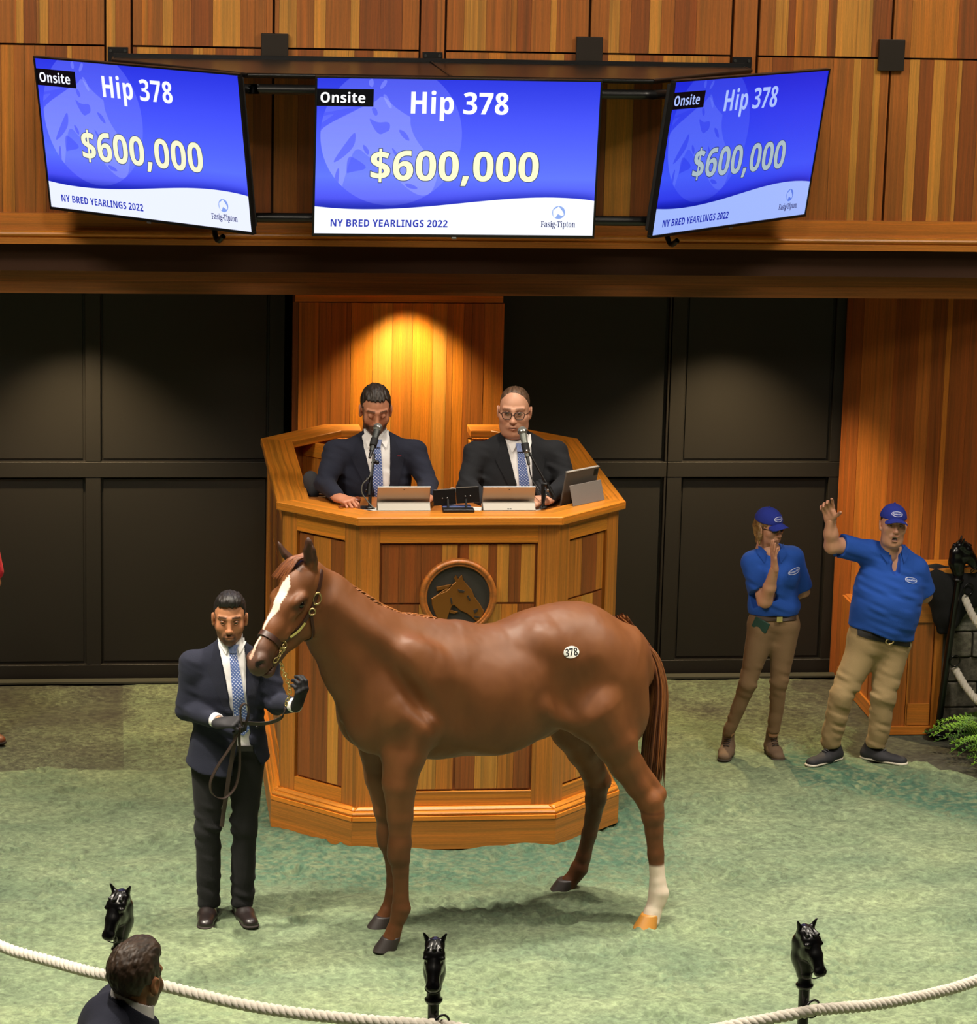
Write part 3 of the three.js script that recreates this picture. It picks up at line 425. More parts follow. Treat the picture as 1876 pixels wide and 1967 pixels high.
// where the sand lies thick (1) or is swept off the dark floor (0)
function sandCover(x, z) {
  const wob = 0.10 * fbm(x * 3, z * 3, 1.7, 3), e = step(-1.62, -1.46, z + wob * 0.7 - 0.02 * Math.sin(x * 4));
  let c = x < -1.0 ? Math.max(e, 0.55 * step(-1.86, -1.72, x + wob * 0.4) + 0.45 * step(-0.95, -1.45, z) * 0) : 1;
  if (x < -1.0) c = Math.max(c, clamp(0.52 + 0.5 * fbm(x * 2.6, z * 2.2, 5, 4) - 0.30 * (x < -1.82) - 0.25 * step(-2.2, -3.2, z)));
  if (x > 0.9) { const q = step(-3.2, -1.9, z - 0.55 * (x - 1.4) + wob); c = Math.min(c, clamp(0.35 + 0.65 * q + 0.5 * fbm(x * 3, z * 3, 8, 4))); c = Math.min(c, step(-0.06, 0.07, 2.58 - x + 0.28 * fbm(x * 4, z * 4, 2, 3) + step(-3.4, -1.2, z) * 0.0 + (z > -1.45 ? 0.5 + 0.75 * (z + 1.45) : 0.12))); }
  return clamp(c);
}
function sandY(x, z) {
  const c = sandCover(x, z), rough = step(-0.02, 0.3, fbm(x * 2.3, z * 2.9, 4.4, 3)); let y = 0.030 * fbm(x * 1.9, z * 2.4, 0.3, 2) + 0.020 * fbm(x * 5, z * 7, 2.1, 2), smooth = 1;
  const l = cell.get(Math.floor(x / 0.25) + ',' + Math.floor(z / 0.25)); if (l) for (const [px, pz, r, a, dep, el] of l) { const dx = x - px, dz = z - pz, u = (dx * Math.cos(a) + dz * Math.sin(a)) / r, v = (-dx * Math.sin(a) + dz * Math.cos(a)) / (r * el), q = Math.sqrt(u * u + v * v); if (q < 1.5) { y += q < 1 ? -dep * step(1.05, 0.66, q) : dep * 0.35 * step(1.5, 1.1, q) * step(0.98, 1.1, q); smooth *= step(0.7, 1.15, q); } }
  y += smooth * (0.007 * fbm(x * 17, z * 21, 7.7, 2) + rough * (0.022 * fbm(x * 13, z * 17, 3.3, 3) + 0.012 * n3(x * 38, z * 44, 6)));
  return y * (0.25 + 0.75 * c) + 0.004 + 0.022 * c - 0.012;
}
function groundMesh(x0, x1, z0, z1, st) {
  const nx = Math.round((x1 - x0) / st), nz = Math.round((z1 - z0) / st), g = new THREE.PlaneGeometry(x1 - x0, z1 - z0, nx, nz).rotateX(-Math.PI / 2).translate((x0 + x1) / 2, 0, (z0 + z1) / 2), p = g.attributes.position, uv = g.attributes.uv;
  for (let i = 0; i < p.count; i++) { const x = p.getX(i), z = p.getZ(i); p.setY(i, sandY(x, z)); uv.setXY(i, (x - GX0) / (GX1 - GX0), (z - GZ0) / (GZ1 - GZ0)); }
  g.computeVertexNormals(); return g;
}
const sandTex = (() => {
  const a = rgb(0x6f7c5c), b = rgb(0x4e5f4a), teal = rgb(0x2b4c3e), pale = rgb(0x868f6e), dark = rgb(0x38372f), mid = rgb(0x474b3a);
  const t = dataTex(1700, 1700, (px, py, W, H) => {
    const x = lerp(GX0, GX1, px / W), z = lerp(GZ0, GZ1, py / H), c = sandCover(x, z), n = fbm(x * 2.2, z * 3, 9.1, 4), f = n3(x * 37, z * 37, 3), gr = 0.2 * (hash3(px, py, 9) - 0.5) + 0.4 * (hash3(px >> 1, py >> 1, 4) - 0.5) + 0.3 * n3(px / 5, py / 5, 2), creviceShade = step(-0.02, 0.3, fbm(x * 2.3, z * 2.9, 4.4, 3)) * step(0.05, 0.45, n3(x * 30, z * 34, 6) * 0.7 + 0.3 * f);
    let k = mixc(a, b, clamp(0.40 + 0.6 * n)); k = mixc(k, pale, clamp(0.4 * fbm(x * 4, z * 5, 14, 4) + 0.12)); k = mixc(k, b, 0.45 * creviceShade);  // last mix paints crevice shade into the rough patches as darker specks
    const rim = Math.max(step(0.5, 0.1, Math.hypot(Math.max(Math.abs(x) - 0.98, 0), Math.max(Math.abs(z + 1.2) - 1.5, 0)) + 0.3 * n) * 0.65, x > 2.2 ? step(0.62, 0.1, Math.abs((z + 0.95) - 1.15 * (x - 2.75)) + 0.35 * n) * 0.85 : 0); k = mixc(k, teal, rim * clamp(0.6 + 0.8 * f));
    const floor = mixc(dark, mid, clamp(0.5 + n + 0.3 * f)); k = mixc(floor, k, clamp(c * 1.25 + 0.5 * gr * (c < 0.9 && c > 0.05 ? 1 : 0)));
    const v = 1 + 0.34 * gr + 0.10 * f + 0.05 * n3(x * 95, z * 95, 6); return [k[0] * v, k[1] * v, k[2] * v];
  }); t.wrapS = t.wrapT = THREE.ClampToEdgeWrapping; return t;
})();
const sandBump = noiseTex(0.5, 6, 6, 8); sandBump.repeat.set(24, 24);
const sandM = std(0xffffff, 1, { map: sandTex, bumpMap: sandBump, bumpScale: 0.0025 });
const floorG = structure('floor', 'green dyed sand of the sales ring');
part('floor_slab', bx(19, 0.4, 26), std(0x2a2a24, 0.95), floorG).position.set(0, -0.26, 7.6);
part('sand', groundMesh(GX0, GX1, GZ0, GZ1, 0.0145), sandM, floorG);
const sandFar = std(0x6f7c5c, 1, { bumpMap: sandBump, bumpScale: 0.006 });
for (const [x0, x1, z0, z1] of [[-8, GX0, -3.5, 9], [GX1, 8, -3.5, 9], [GX0, GX1, GZ1, 9]]) part('outer_sand', groundMesh(x0, x1, z0, z1, 0.1), sandFar, floorG);

// ------------------------------------------------------------------ chestnut yearling: x forward, y up, -z towards the ringside
const HORSE_TURN = Math.PI + 0.3091, HORSE_AT = [0.1, 0, 1.22];
const horse = thing('horse', 'chestnut yearling horse with a white blaze and one white hind sock', 'horse', HORSE_AT, HORSE_TURN);
const toWorld = new THREE.Matrix4().compose(V(...HORSE_AT), new THREE.Quaternion().setFromAxisAngle(V(0, 1, 0), HORSE_TURN), V(1, 1, 1)), toHorse = toWorld.clone().invert();
// head frame: a runs from poll to muzzle, n up out of the forehead, l to the near side
const HP = V(-0.893, 1.969, 1.537), HA = V(-0.542, -0.707, 0.455).normalize(), HL = V(0.6428, 0, 0.766), HN = HA.clone().cross(HL).normalize(); if (HN.y < 0) HN.negate();
const headM = new THREE.Matrix4().makeBasis(HA, HN, HL).setPosition(HP).premultiply(toHorse), headInv = headM.clone().invert();
const hw = V(0, 0, 0), headLocal = (x, y, z) => hw.set(x, y, z).applyMatrix4(headInv);
function buildHorse() {
  const F = new Field(), fz = (f) => ({ n: [0, 0, 1], f });
  // trunk
  F.chain([[0.56, 1.335, 0, 0.29], [0.36, 1.285, 0, 0.345], [0.10, 1.268, 0, 0.335], [-0.12, 1.305, 0, 0.325], [-0.32, 1.39, 0, 0.27]], 0.1, fz(0.74));
  F.cap([0.47, 1.5, 0], [0.3, 1.5, 0], 0.16, 0.13, 0.08, fz(0.5));
  // croup and quarters
  F.chain([[-0.22, 1.43, 0, 0.225], [-0.42, 1.435, 0, 0.235], [-0.62, 1.36, 0, 0.205], [-0.70, 1.30, 0, 0.15]], 0.1, fz(0.95));
  F.ell([-0.17, 1.52, -0.135], [0.10, 0.075, 0.07], [0, 0, 0.35], 0.07); F.ell([-0.17, 1.52, 0.135], [0.10, 0.075, 0.07], [0, 0, 0.35], 0.07);
  // neck
  F.chain([[0.58, 1.37, 0, 0.29], [0.75, 1.50, 0, 0.262], [0.885, 1.655, 0.0, 0.198], [0.985, 1.80, 0.0, 0.155], [1.02, 1.86, 0.0, 0.115]], 0.09, fz(0.5));
  F.cap([0.50, 1.42, -0.12], [0.98, 1.80, -0.045], 0.10, 0.06, 0.08); F.cap([0.50, 1.42, 0.12], [0.98, 1.80, 0.045], 0.10, 0.06, 0.08);
  F.cap([0.72, 1.3, -0.03], [1.0, 1.70, -0.01], 0.14, 0.085, 0.06);
  // breast and shoulders
  F.ell([0.66, 1.22, 0], [0.225, 0.23, 0.20], [0, 0, 0], 0.09);
  for (const s of [-1, 1]) {
    F.ell([0.77, 1.17, s * 0.075], [0.10, 0.14, 0.085], [0, 0, -0.2], 0.05);
    F.ell([0.50, 1.36, s * 0.165], [0.15, 0.27, 0.085], [0, 0, -0.45], 0.07); F.ell([0.58, 1.20, s * 0.185], [0.15, 0.12, 0.075], [0, 0, 0.6], 0.06);
    F.ell([-0.47, 1.29, s * 0.135], [0.22, 0.25, 0.125], [0, 0, 0.2], 0.09); F.ell([-0.60, 1.17, s * 0.145], [0.15, 0.24, 0.105], [0, 0, -0.25], 0.08);
    F.ell([-0.36, 1.15, s * 0.18], [0.10, 0.14, 0.075], [0, 0, -0.4], 0.06);
    F.ell([0.08, 1.22, s * 0.16], [0.3, 0.24, 0.12], [0, 0, 0], 0.08);
  }
  // near fore, far fore
  F.chain([[0.585, 1.16, -0.165, 0.13], [0.618, 1.03, -0.16, 0.112], [0.638, 0.88, -0.16, 0.085], [0.632, 0.70, -0.16, 0.063], [0.630, 0.56, -0.16, 0.052]], 0.05);
  F.chain([[0.632, 0.555, -0.16, 0.055], [0.634, 0.49, -0.16, 0.053], [0.628, 0.42, -0.16, 0.036], [0.622, 0.27, -0.158, 0.033], [0.617, 0.215, -0.157, 0.043], [0.626, 0.17, -0.156, 0.038], [0.650, 0.10, -0.152, 0.036], [0.662, 0.06, -0.15, 0.046]], 0.03);
  F.ell([0.655, 0.52, -0.16], [0.03, 0.05, 0.045], [0, 0, 0], 0.03); F.ell([0.598, 0.205, -0.157], [0.026, 0.03, 0.03], [0, 0, 0], 0.02); F.cap([0.602, 0.46, -0.16], [0.598, 0.22, -0.158], 0.016, 0.015, 0.03);
  F.chain([[0.60, 1.12, 0.16, 0.12], [0.625, 0.98, 0.15, 0.10], [0.612, 0.82, 0.145, 0.080], [0.582, 0.64, 0.142, 0.060], [0.566, 0.53, 0.14, 0.050]], 0.05);
  F.chain([[0.566, 0.525, 0.14, 0.054], [0.56, 0.46, 0.14, 0.050], [0.55, 0.40, 0.14, 0.035], [0.535, 0.25, 0.142, 0.032], [0.528, 0.19, 0.144, 0.042], [0.536, 0.145, 0.146, 0.036], [0.562, 0.085, 0.148, 0.035], [0.575, 0.05, 0.15, 0.045]], 0.03);
  F.ell([0.585, 0.49, 0.14], [0.03, 0.05, 0.044], [0, 0, 0], 0.03); F.cap([0.527, 0.44, 0.14], [0.512, 0.2, 0.143], 0.016, 0.015, 0.03);
  // near hind (sock), far hind
  F.chain([[-0.44, 1.16, -0.17, 0.15], [-0.545, 0.985, -0.20, 0.112], [-0.605, 0.86, -0.21, 0.085], [-0.668, 0.745, -0.235, 0.062], [-0.715, 0.665, -0.258, 0.056]], 0.06);
  F.chain([[-0.735, 0.66, -0.26, 0.062], [-0.742, 0.58, -0.27, 0.055], [-0.748, 0.50, -0.277, 0.042], [-0.755, 0.38, -0.29, 0.037], [-0.766, 0.23, -0.306, 0.037], [-0.772, 0.175, -0.311, 0.047], [-0.762, 0.13, -0.314, 0.042], [-0.735, 0.07, -0.322, 0.042], [-0.722, 0.035, -0.326, 0.052]], 0.03);
  F.cap([-0.665, 0.87, -0.22], [-0.792, 0.705, -0.258], 0.032, 0.022, 0.035); F.ell([-0.788, 0.685, -0.26], [0.034, 0.042, 0.03], [0, 0, 0], 0.02); F.ell([-0.797, 0.165, -0.312], [0.026, 0.03, 0.03], [0, 0, 0], 0.02);
  F.cap([-0.78, 0.62, -0.268], [-0.785, 0.2, -0.31], 0.018, 0.015, 0.03);
  F.chain([[-0.40, 1.14, 0.17, 0.14], [-0.48, 0.95, 0.17, 0.108], [-0.555, 0.82, 0.185, 0.080], [-0.625, 0.69, 0.205, 0.058], [-0.652, 0.615, 0.215, 0.052]], 0.06);
  F.chain([[-0.660, 0.60, 0.217, 0.058], [-0.662, 0.53, 0.225, 0.053], [-0.656, 0.43, 0.243, 0.039], [-0.645, 0.33, 0.26, 0.034], [-0.625, 0.20, 0.28, 0.034], [-0.612, 0.13, 0.292, 0.044], [-0.594, 0.095, 0.298, 0.038], [-0.562, 0.055, 0.308, 0.038], [-0.55, 0.035, 0.312, 0.046]], 0.03);
  F.cap([-0.60, 0.83, 0.19], [-0.715, 0.65, 0.213], 0.03, 0.021, 0.035); F.ell([-0.712, 0.625, 0.215], [0.034, 0.04, 0.032], [0, 0, 0], 0.02); F.cap([-0.70, 0.57, 0.222], [-0.652, 0.17, 0.287], 0.018, 0.015, 0.03);
  // flank fold, belly tuck
  F.cap([-0.27, 1.12, -0.19], [-0.12, 1.22, -0.225], 0.035, 0.05, 0.06); F.cap([-0.27, 1.12, 0.19], [-0.12, 1.22, 0.225], 0.035, 0.05, 0.06);
  F.cut([-0.235, 1.30, -0.335], [0.10, 0.15, 0.085], [0, 0, -0.35], 0.09); F.cut([-0.36, 1.335, -0.33], [0.05, 0.12, 0.075], [0, 0, 0.25], 0.07);
  F.cut([0.345, 1.22, -0.36], [0.07, 0.2, 0.10], [0, 0, -0.2], 0.09); F.cut([0.68, 1.45, -0.255], [0.045, 0.24, 0.08], [0, 0, -0.62], 0.07); F.cut([0.70, 1.05, -0.295], [0.06, 0.14, 0.075], [0, 0, 0.3], 0.09);
  F.cut([0.83, 1.10, 0], [0.05, 0.12, 0.02], [0, 0, 0], 0.04);
  F.disp = (x, y, z) => 0.0022 * n3(x * 9, y * 9, z * 9) + 0.0009 * n3(x * 34, y * 16, z * 34);
  // head joins the neck
  const H = new Field(); H.M = headM;
  horseHead(H); F.ps.push(...H.ps);
  return [F, H];
}
function horseHead(H, ears = true) {
  H.ell([0.10, 0.025, 0], [0.135, 0.10, 0.088], [0, 0, 0], 0.06); H.chain([[0.12, 0.035, 0, 0.085], [0.24, 0.020, 0, 0.082], [0.36, 0.008, 0, 0.063], [0.48, -0.008, 0, 0.052], [0.545, -0.020, 0, 0.050]], 0.04, { n: [0, 0, 1], f: 0.9 });
  for (const s of [-1, 1]) { H.ell([0.215, -0.085, s * 0.052], [0.115, 0.098, 0.032], [0, 0, 0.05], 0.045); H.ell([0.205, 0.052, s * 0.082], [0.045, 0.030, 0.027], [0, 0, 0.2], 0.03); H.cap([0.24, 0.015, s * 0.080], [0.38, -0.030, s * 0.055], 0.016, 0.01, 0.03); H.ell([0.545, 0.0, s * 0.034], [0.035, 0.032, 0.022], [0, 0, -0.3], 0.02); }
  H.chain([[0.22, -0.125, 0, 0.065], [0.34, -0.11, 0, 0.05], [0.45, -0.085, 0, 0.042], [0.53, -0.09, 0, 0.036]], 0.05, { n: [0, 0, 1], f: 0.85 });
  H.ell([0.565, -0.04, 0], [0.042, 0.05, 0.045], [0, 0, -0.25], 0.03); H.ell([0.545, -0.108, 0], [0.034, 0.027, 0.03], [0, 0, 0.3], 0.016);
  for (const s of [-1, 1]) { H.cut([0.565, 0.004, s * 0.058], [0.022, 0.012, 0.016], [0, 0, 0.7], 0.012); H.cut([0.215, 0.030, s * 0.105], [0.028, 0.016, 0.016], [0, 0, 0.15], 0.012); H.cut([0.29, -0.01, s * 0.095], [0.07, 0.018, 0.02], [0, 0, 0.25], 0.03); }
  H.cut([0.56, -0.082, 0.03], [0.05, 0.005, 0.05], [0, 0, 0.28], 0.008);
  if (ears) for (const [s, tip] of [[1, [-0.062, 0.215, 0.060]], [-1, [0.008, 0.222, -0.092]]]) {
    const b = [0.030, 0.080, s * 0.056], q = (t, o = 0) => [lerp(b[0], tip[0], t) + 0.012 * Math.sin(t * 3.14), lerp(b[1], tip[1], t), lerp(b[2], tip[2], t) + s * 0.010 * Math.sin(t * 3.14)], nn = { n: V(0.8, 0.25, s * 0.55).normalize().toArray(), f: 0.55 };
    H.chain([[...b, 0.030], [...q(0.3), 0.031], [...q(0.6), 0.028], [...q(0.85), 0.015], [...q(1.0), 0.004]], 0.02, nn);
    for (const t of [0.28, 0.45, 0.62, 0.78]) { const p = q(t); H.cut([p[0] + 0.021, p[1] + 0.004, p[2] + s * 0.014], [0.017, 0.03, 0.019 * (t > 0.7 ? 0.5 : 1)], [0, 0, 0.25], 0.006); }
  }
}
const coat = lin(0x6b4021), coatDark = lin(0x482813), coatLight = lin(0x7f502a), sock = lin(0xd8cbb8), muzzleC = lin(0x463229), pinkC = lin(0xb07a62), legDark = lin(0x331709), earIn = lin(0x33211a);
function coatColour(x, y, z) {
  const p = headLocal(x, y, z), t = p.x, n = p.y, w = p.z, m = n3(x * 14, y * 9, z * 14), q = n3(x * 60, y * 40, z * 60);
  let c = mixc(coat, m > 0 ? coatLight : coatDark, 0.22 * Math.abs(m) + 0.08 * q);
  const head = step(-0.1, 0.1, t) * (t < 0.75 && Math.abs(n) < 0.35 && Math.abs(w) < 0.25 ? 1 : 0);
  if (t > -0.13 && t < 0.085 && n > 0.1 && Math.abs(w) < 0.14) return mixc(c, earIn, step(0.10, 0.125, n) * 0.85);
  if (head > 0.5) {
    if (n < 0.3) c = mixc(c, muzzleC, 0.85 * step(0.40, 0.53, t + 0.02 * m + 0.1 * (n < -0.06 ? 1 : 0) * step(0.3, 0.5, t)));
    c = mixc(c, legDark, 0.7 * step(0.055, 0.02, Math.hypot((t - 0.215) * 0.8, n - 0.035, 0)) * (Math.abs(w) > 0.06 ? 1 : 0));
    const wc = 0.012 - 0.075 * step(0.2, 0.45, t) * 0.35 + 0.006 * n3(t * 20, 0, 0), hwid = (t < 0.2 ? lerp(0.004, 0.026, step(0.125, 0.18, t)) : lerp(0.026, 0.010, step(0.2, 0.42, t))) + 0.001 * q;
    if (t > 0.125 && t < 0.565 && n > -0.015 && Math.abs(w - wc) < hwid) c = mixc(sock, pinkC, step(0.49, 0.54, t) * 0.8);
    if (t > 0.5 && n > 0.0 && Math.hypot(t - 0.567, n - 0.005) < 0.020 && Math.abs(w) < 0.062 && Math.abs(w) > 0.03) c = lin(0x120c0a);
    if (n > 0.095 && t < 0.085) c = mixc(c, earIn, step(0.095, 0.12, n) * 0.82);
    return c;
  }
  const near = z < 0;
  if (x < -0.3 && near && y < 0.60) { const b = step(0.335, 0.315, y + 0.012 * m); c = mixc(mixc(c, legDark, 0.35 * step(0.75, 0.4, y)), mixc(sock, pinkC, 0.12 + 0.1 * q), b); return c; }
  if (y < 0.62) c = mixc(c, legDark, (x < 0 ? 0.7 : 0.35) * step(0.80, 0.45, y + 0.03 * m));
  return c;
}
const coatM = new THREE.MeshPhysicalMaterial({ vertexColors: true, roughness: 0.5, sheen: 0.15, sheenRoughness: 0.5, sheenColor: new THREE.Color(0x9a6a48), specularIntensity: 0.7 });
const [horseF, horseHF] = buildHorse();
function bodyMesh(F, cell, fine) {   // one continuous surface: coarse cells, then finer cells inside the given boxes
  const gs = [F.mesh(cell[0], { color: coatColour, ...fine })]; return gs[0];
}
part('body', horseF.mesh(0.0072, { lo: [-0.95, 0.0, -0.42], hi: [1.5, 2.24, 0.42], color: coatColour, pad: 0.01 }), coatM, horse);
// hooves
const hoofDark = std(0x2a2320, 0.5), hoofAmber = std(0xb87f35, 0.45);
function hoof(p, m, turn, r = 0.058) {
  const g = lathe([[0, 0], [r * 1.06, 0], [r * 1.05, 0.006], [r * 0.82, 0.066], [r * 0.78, 0.074], [0, 0.076]], 28), q = g.attributes.position;
  for (let i = 0; i < q.count; i++) { const y = q.getY(i); q.setX(i, q.getX(i) * (q.getX(i) > 0 ? 1.18 : 0.85) - (y - 0.04) * 0.5); }
  g.computeVertexNormals(); const o = part('hoof', g, m, horse); o.position.set(...p); o.rotation.y = turn; return o;
}
hoof([0.672, -0.004, -0.148], hoofDark, 0); hoof([0.588, -0.004, 0.15], hoofDark, 0); hoof([-0.712, 0.0, -0.328], hoofAmber, 0.25).userData.label = 'pale amber hoof under the white sock'; hoof([-0.538, 0.0, 0.314], hoofDark, -0.1);
// tail, mane and forelock as hair locks
const hairM = new THREE.MeshPhysicalMaterial({ vertexColors: true, roughness: 0.5, sheen: 0.3, sheenColor: new THREE.Color(0x8a5a36) });
function locks(list, cA, cB, seed) {
  const r = rng(seed), gs = [];
  for (const [pts, r0, r1] of list) { const cv = new THREE.CatmullRomCurve3(pts.map((p) => V(...p))), S = 22, R = 5, fr = cv.computeFrenetFrames(S, false), pos = [], col = [], idx = [], c = mixc(cA, cB, r()), tone = 0.75 + 0.5 * r();
    for (let i = 0; i <= S; i++) { const t = i / S, p = cv.getPoint(t), rad = lerp(r0, r1, t) * (t > 0.9 ? (1 - t) * 10 + 0.02 : 1) * (0.9 + 0.2 * r()); for (let j = 0; j < R; j++) { const a = j / R * 6.2832, nx = fr.normals[i], b = fr.binormals[i]; pos.push(p.x + (nx.x * Math.cos(a) + b.x * Math.sin(a)) * rad, p.y + (nx.y * Math.cos(a) + b.y * Math.sin(a)) * rad, p.z + (nx.z * Math.cos(a) + b.z * Math.sin(a)) * rad); col.push(c[0] * tone, c[1] * tone, c[2] * tone); } }
    for (let i = 0; i < S; i++) for (let j = 0; j < R; j++) { const k = (j + 1) % R, a = i * R + j, b = i * R + k; idx.push(a, b, b + R, a, b + R, a + R); }
    const g = new THREE.BufferGeometry(); g.setAttribute('position', new THREE.Float32BufferAttribute(pos, 3)); g.setAttribute('color', new THREE.Float32BufferAttribute(col, 3)); g.setIndex(idx); g.computeVertexNormals(); g.setAttribute('uv', new THREE.Float32BufferAttribute(new Float32Array(pos.length / 3 * 2), 2)); gs.push(g); }
  return merged(gs);
}
{ const r = rng(9), L = []; for (let i = 0; i < 230; i++) { const u = r() - 0.5, v = r() - 0.5, e = r(), len = 0.62 + 0.2 * r(); L.push([[[-0.745 + 0.03 * v, 1.475 - 0.02 * r(), 0.04 * u], [-0.835 + 0.04 * v, 1.38, -0.01 + 0.07 * u], [-0.875 + 0.055 * v, 1.22, -0.03 + 0.10 * u], [-0.862 + 0.075 * v, 1.0, -0.045 + 0.12 * u], [-0.85 + 0.085 * v, 0.84, -0.055 + 0.125 * u], [-0.848 + (0.07 + 0.03 * e) * v, 1.46 - len - 0.08 * Math.abs(v), -0.06 + 0.10 * u]], 0.007, 0.003]); }
  for (let i = 0; i < 40; i++) { const u = r() - 0.5; L.push([[[-0.60 - 0.1 * r(), 1.60 - 0.0 - 0.03 * r(), 0.05 * u], [-0.74, 1.515, 0.05 * u], [-0.84, 1.395, 0.06 * u], [-0.885, 1.25, 0.08 * u - 0.02]], 0.006, 0.004]); }
  part('tail', locks(L, lin(0x4a2412), lin(0x7d4a22), 3), hairM, horse); }
{ const r = rng(19), L = [], cv = [[1.035, 1.962], [0.937, 1.918], [0.809, 1.840], [0.678, 1.748], [0.55, 1.683], [0.40, 1.648], [0.33, 1.622]], at = (t) => { const q = clamp(t, 0, 0.999) * 6, k = Math.floor(q), f = q - k; return [lerp(cv[k][0], cv[k + 1][0], f), lerp(cv[k][1], cv[k + 1][1], f)]; };
  for (let i = 0; i < 640; i++) { const t = r() * 0.92, w = (r() - 0.5) * 0.034, tuft = t > 0.62 && t < 0.84 ? 0.016 * r() : 0.003 * r(), p = (s, up, o) => { const a = at(t + s); return [a[0], a[1] + up + 0.009, w + o]; }; L.push([[p(0, -0.012, 0), p(0.03, 0.004 + tuft * 0.6, 0.004), p(0.065, 0.003 + tuft, 0.010 + 0.01 * r()), p(0.11, -0.008 + tuft * 0.5, 0.018)], 0.0034, 0.0016]); }
  part('mane', locks(L, lin(0x8a5226), lin(0xa56832), 4), hairM, horse); }
{ const r = rng(29), L = [], P = (t, n, w) => { const v = V(t, n, w).applyMatrix4(headM); return [v.x, v.y, v.z]; }; for (let i = 0; i < 90; i++) { const u = r() - 0.5, e = r(); L.push([[P(-0.02 + 0.02 * e, 0.108, 0.05 * u), P(0.035, 0.138 + 0.01 * e, 0.055 * u - 0.01), P(0.085, 0.142, 0.085 * u - 0.03), P(0.115 + 0.02 * e, 0.126, 0.095 * u - 0.05), P(0.132 + 0.03 * e, 0.116, 0.10 * u - 0.065)], 0.006, 0.003]); }
  part('forelock', locks(L, lin(0x5e3219), lin(0x7c4620), 6), hairM, horse); }
const eyeDark = std(0x0d0907, 0.22);
for (const s of [-1, 1]) { const p = V(0.215, 0.033, s * 0.083).applyMatrix4(headM); part('eye', new THREE.SphereGeometry(0.020, 20, 14), eyeDark, horse).position.copy(p); const q = [[0.188, 0.036], [0.2, 0.051], [0.215, 0.055], [0.232, 0.050], [0.244, 0.036]].map(([t, n], i) => { const v = V(t, n, s * (0.0965 - 0.004 * Math.abs(i - 2))).applyMatrix4(headM); return [v.x, v.y, v.z]; }); part('eyelid', tube(q, 0.0055, 14, 6), std(0x3a2015, 0.5), horse); }
// round sale sticker on the hip
function labelTex(w, h, draw) { const c = document.createElement('canvas'); c.width = w; c.height = h; draw(c.getContext('2d'), w, h); const t = new THREE.CanvasTexture(c); t.colorSpace = THREE.SRGBColorSpace; return t; }
{ const tex = labelTex(256, 170, (g) => { g.fillStyle = '#f2f2ee'; g.fillRect(0, 0, 256, 170); g.fillStyle = '#181818'; g.font = 'bold 150px sans-serif'; g.textAlign = 'center'; g.fillText('378', 128, 140, 218); });
  const c = [-0.265, 1.491]; const g = patch(horseF, (u, v) => { const a = u * 2 - 1, b = v * 2 - 1, e = Math.sqrt(1 - b * b / 2), f = Math.sqrt(1 - a * a / 2); return [c[0] - a * e * 0.045, c[1] + b * f * 0.030, -0.7]; }, [0, 0, 1], 14, 10, 0.0015, 0.001);
  const uv = g.attributes.uv; for (let i = 0; i < uv.count; i++) { const a = uv.getX(i) * 2 - 1, b = uv.getY(i) * 2 - 1; uv.setXY(i, 0.5 + a * Math.sqrt(1 - b * b / 2) / 2, 0.5 + b * Math.sqrt(1 - a * a / 2) / 2); }
  const st = new THREE.Group(); st.name = 'sale_sticker'; scene.add(st); st.position.copy(horse.position); st.rotation.copy(horse.rotation); tag(st, 'oval white sticker reading 378 on the hip of the horse', 'sticker'); part('sticker_face', g, std(0xffffff, 0.6, { map: tex }), st); }
// leather head collar: straps hug the head, brass fittings
const leather = std(0x3a2016, 0.45), headF = horseHF;
const halter = new THREE.Group(); halter.name = 'head_collar'; scene.add(halter); halter.position.copy(horse.position); halter.rotation.copy(horse.rotation); tag(halter, 'brown leather head collar with brass fittings on the horse', 'halter');
const hp3 = (t, n, w) => { const v = V(t, n, w).applyMatrix4(headM); return [v.x, v.y, v.z]; };
function onHead(t, ang, off = 0.004) {   // point on the head skin at distance t from the poll, ang round the axis (0 forehead, 90 near side, 180 jaw)
  const a = ang * Math.PI / 180, cN = t < 0.3 ? -0.03 : lerp(-0.03, -0.045, (t - 0.3) / 0.25), d = [Math.cos(a), Math.sin(a)], o = hp3(t, cN + d[0] * 0.3, d[1] * 0.3), e = hp3(t, cN, 0), dir = V(e[0] - o[0], e[1] - o[1], e[2] - o[2]).normalize(), h = headF.hit(o, [dir.x, dir.y, dir.z], 0.32) || e;
  return [h[0] - dir.x * off, h[1] - dir.y * off, h[2] - dir.z * off];
}
function headBand(t0, t1, a0, a1, width, name = 'strap', n = 22) { const pts = []; for (let i = 0; i <= n; i++) pts.push(onHead(lerp(t0, t1, i / n), lerp(a0, a1, i / n))); const A = V(...hp3(1, 0, 0)).sub(V(...hp3(0, 0, 0))); return part(name, strap(pts, width, 0.006, t0 === t1 || Math.abs(a1 - a0) > 60 ? [A.x, A.y, A.z] : (() => { const N = V(...hp3(0, 1, 0)).sub(V(...hp3(0, 0, 0))); return [N.x, N.y, N.z]; })(), 40), leather, halter); }
headBand(0.425, 0.425, 0, 104, 0.028, 'noseband'); headBand(0.425, 0.425, 0, -110, 0.028, 'noseband'); 
headBand(0.415, 0.20, 112, 100, 0.02, 'cheek_strap', 14); headBand(0.415, 0.20, -112, -100, 0.02, 'cheek_strap', 14);
headBand(0.20, 0.0, 102, 52, 0.02, 'crown_strap', 14); headBand(0.20, 0.0, -102, -52, 0.02, 'crown_strap', 14); headBand(0.21, 0.30, 108, 172, 0.018, 'throat_strap', 18);
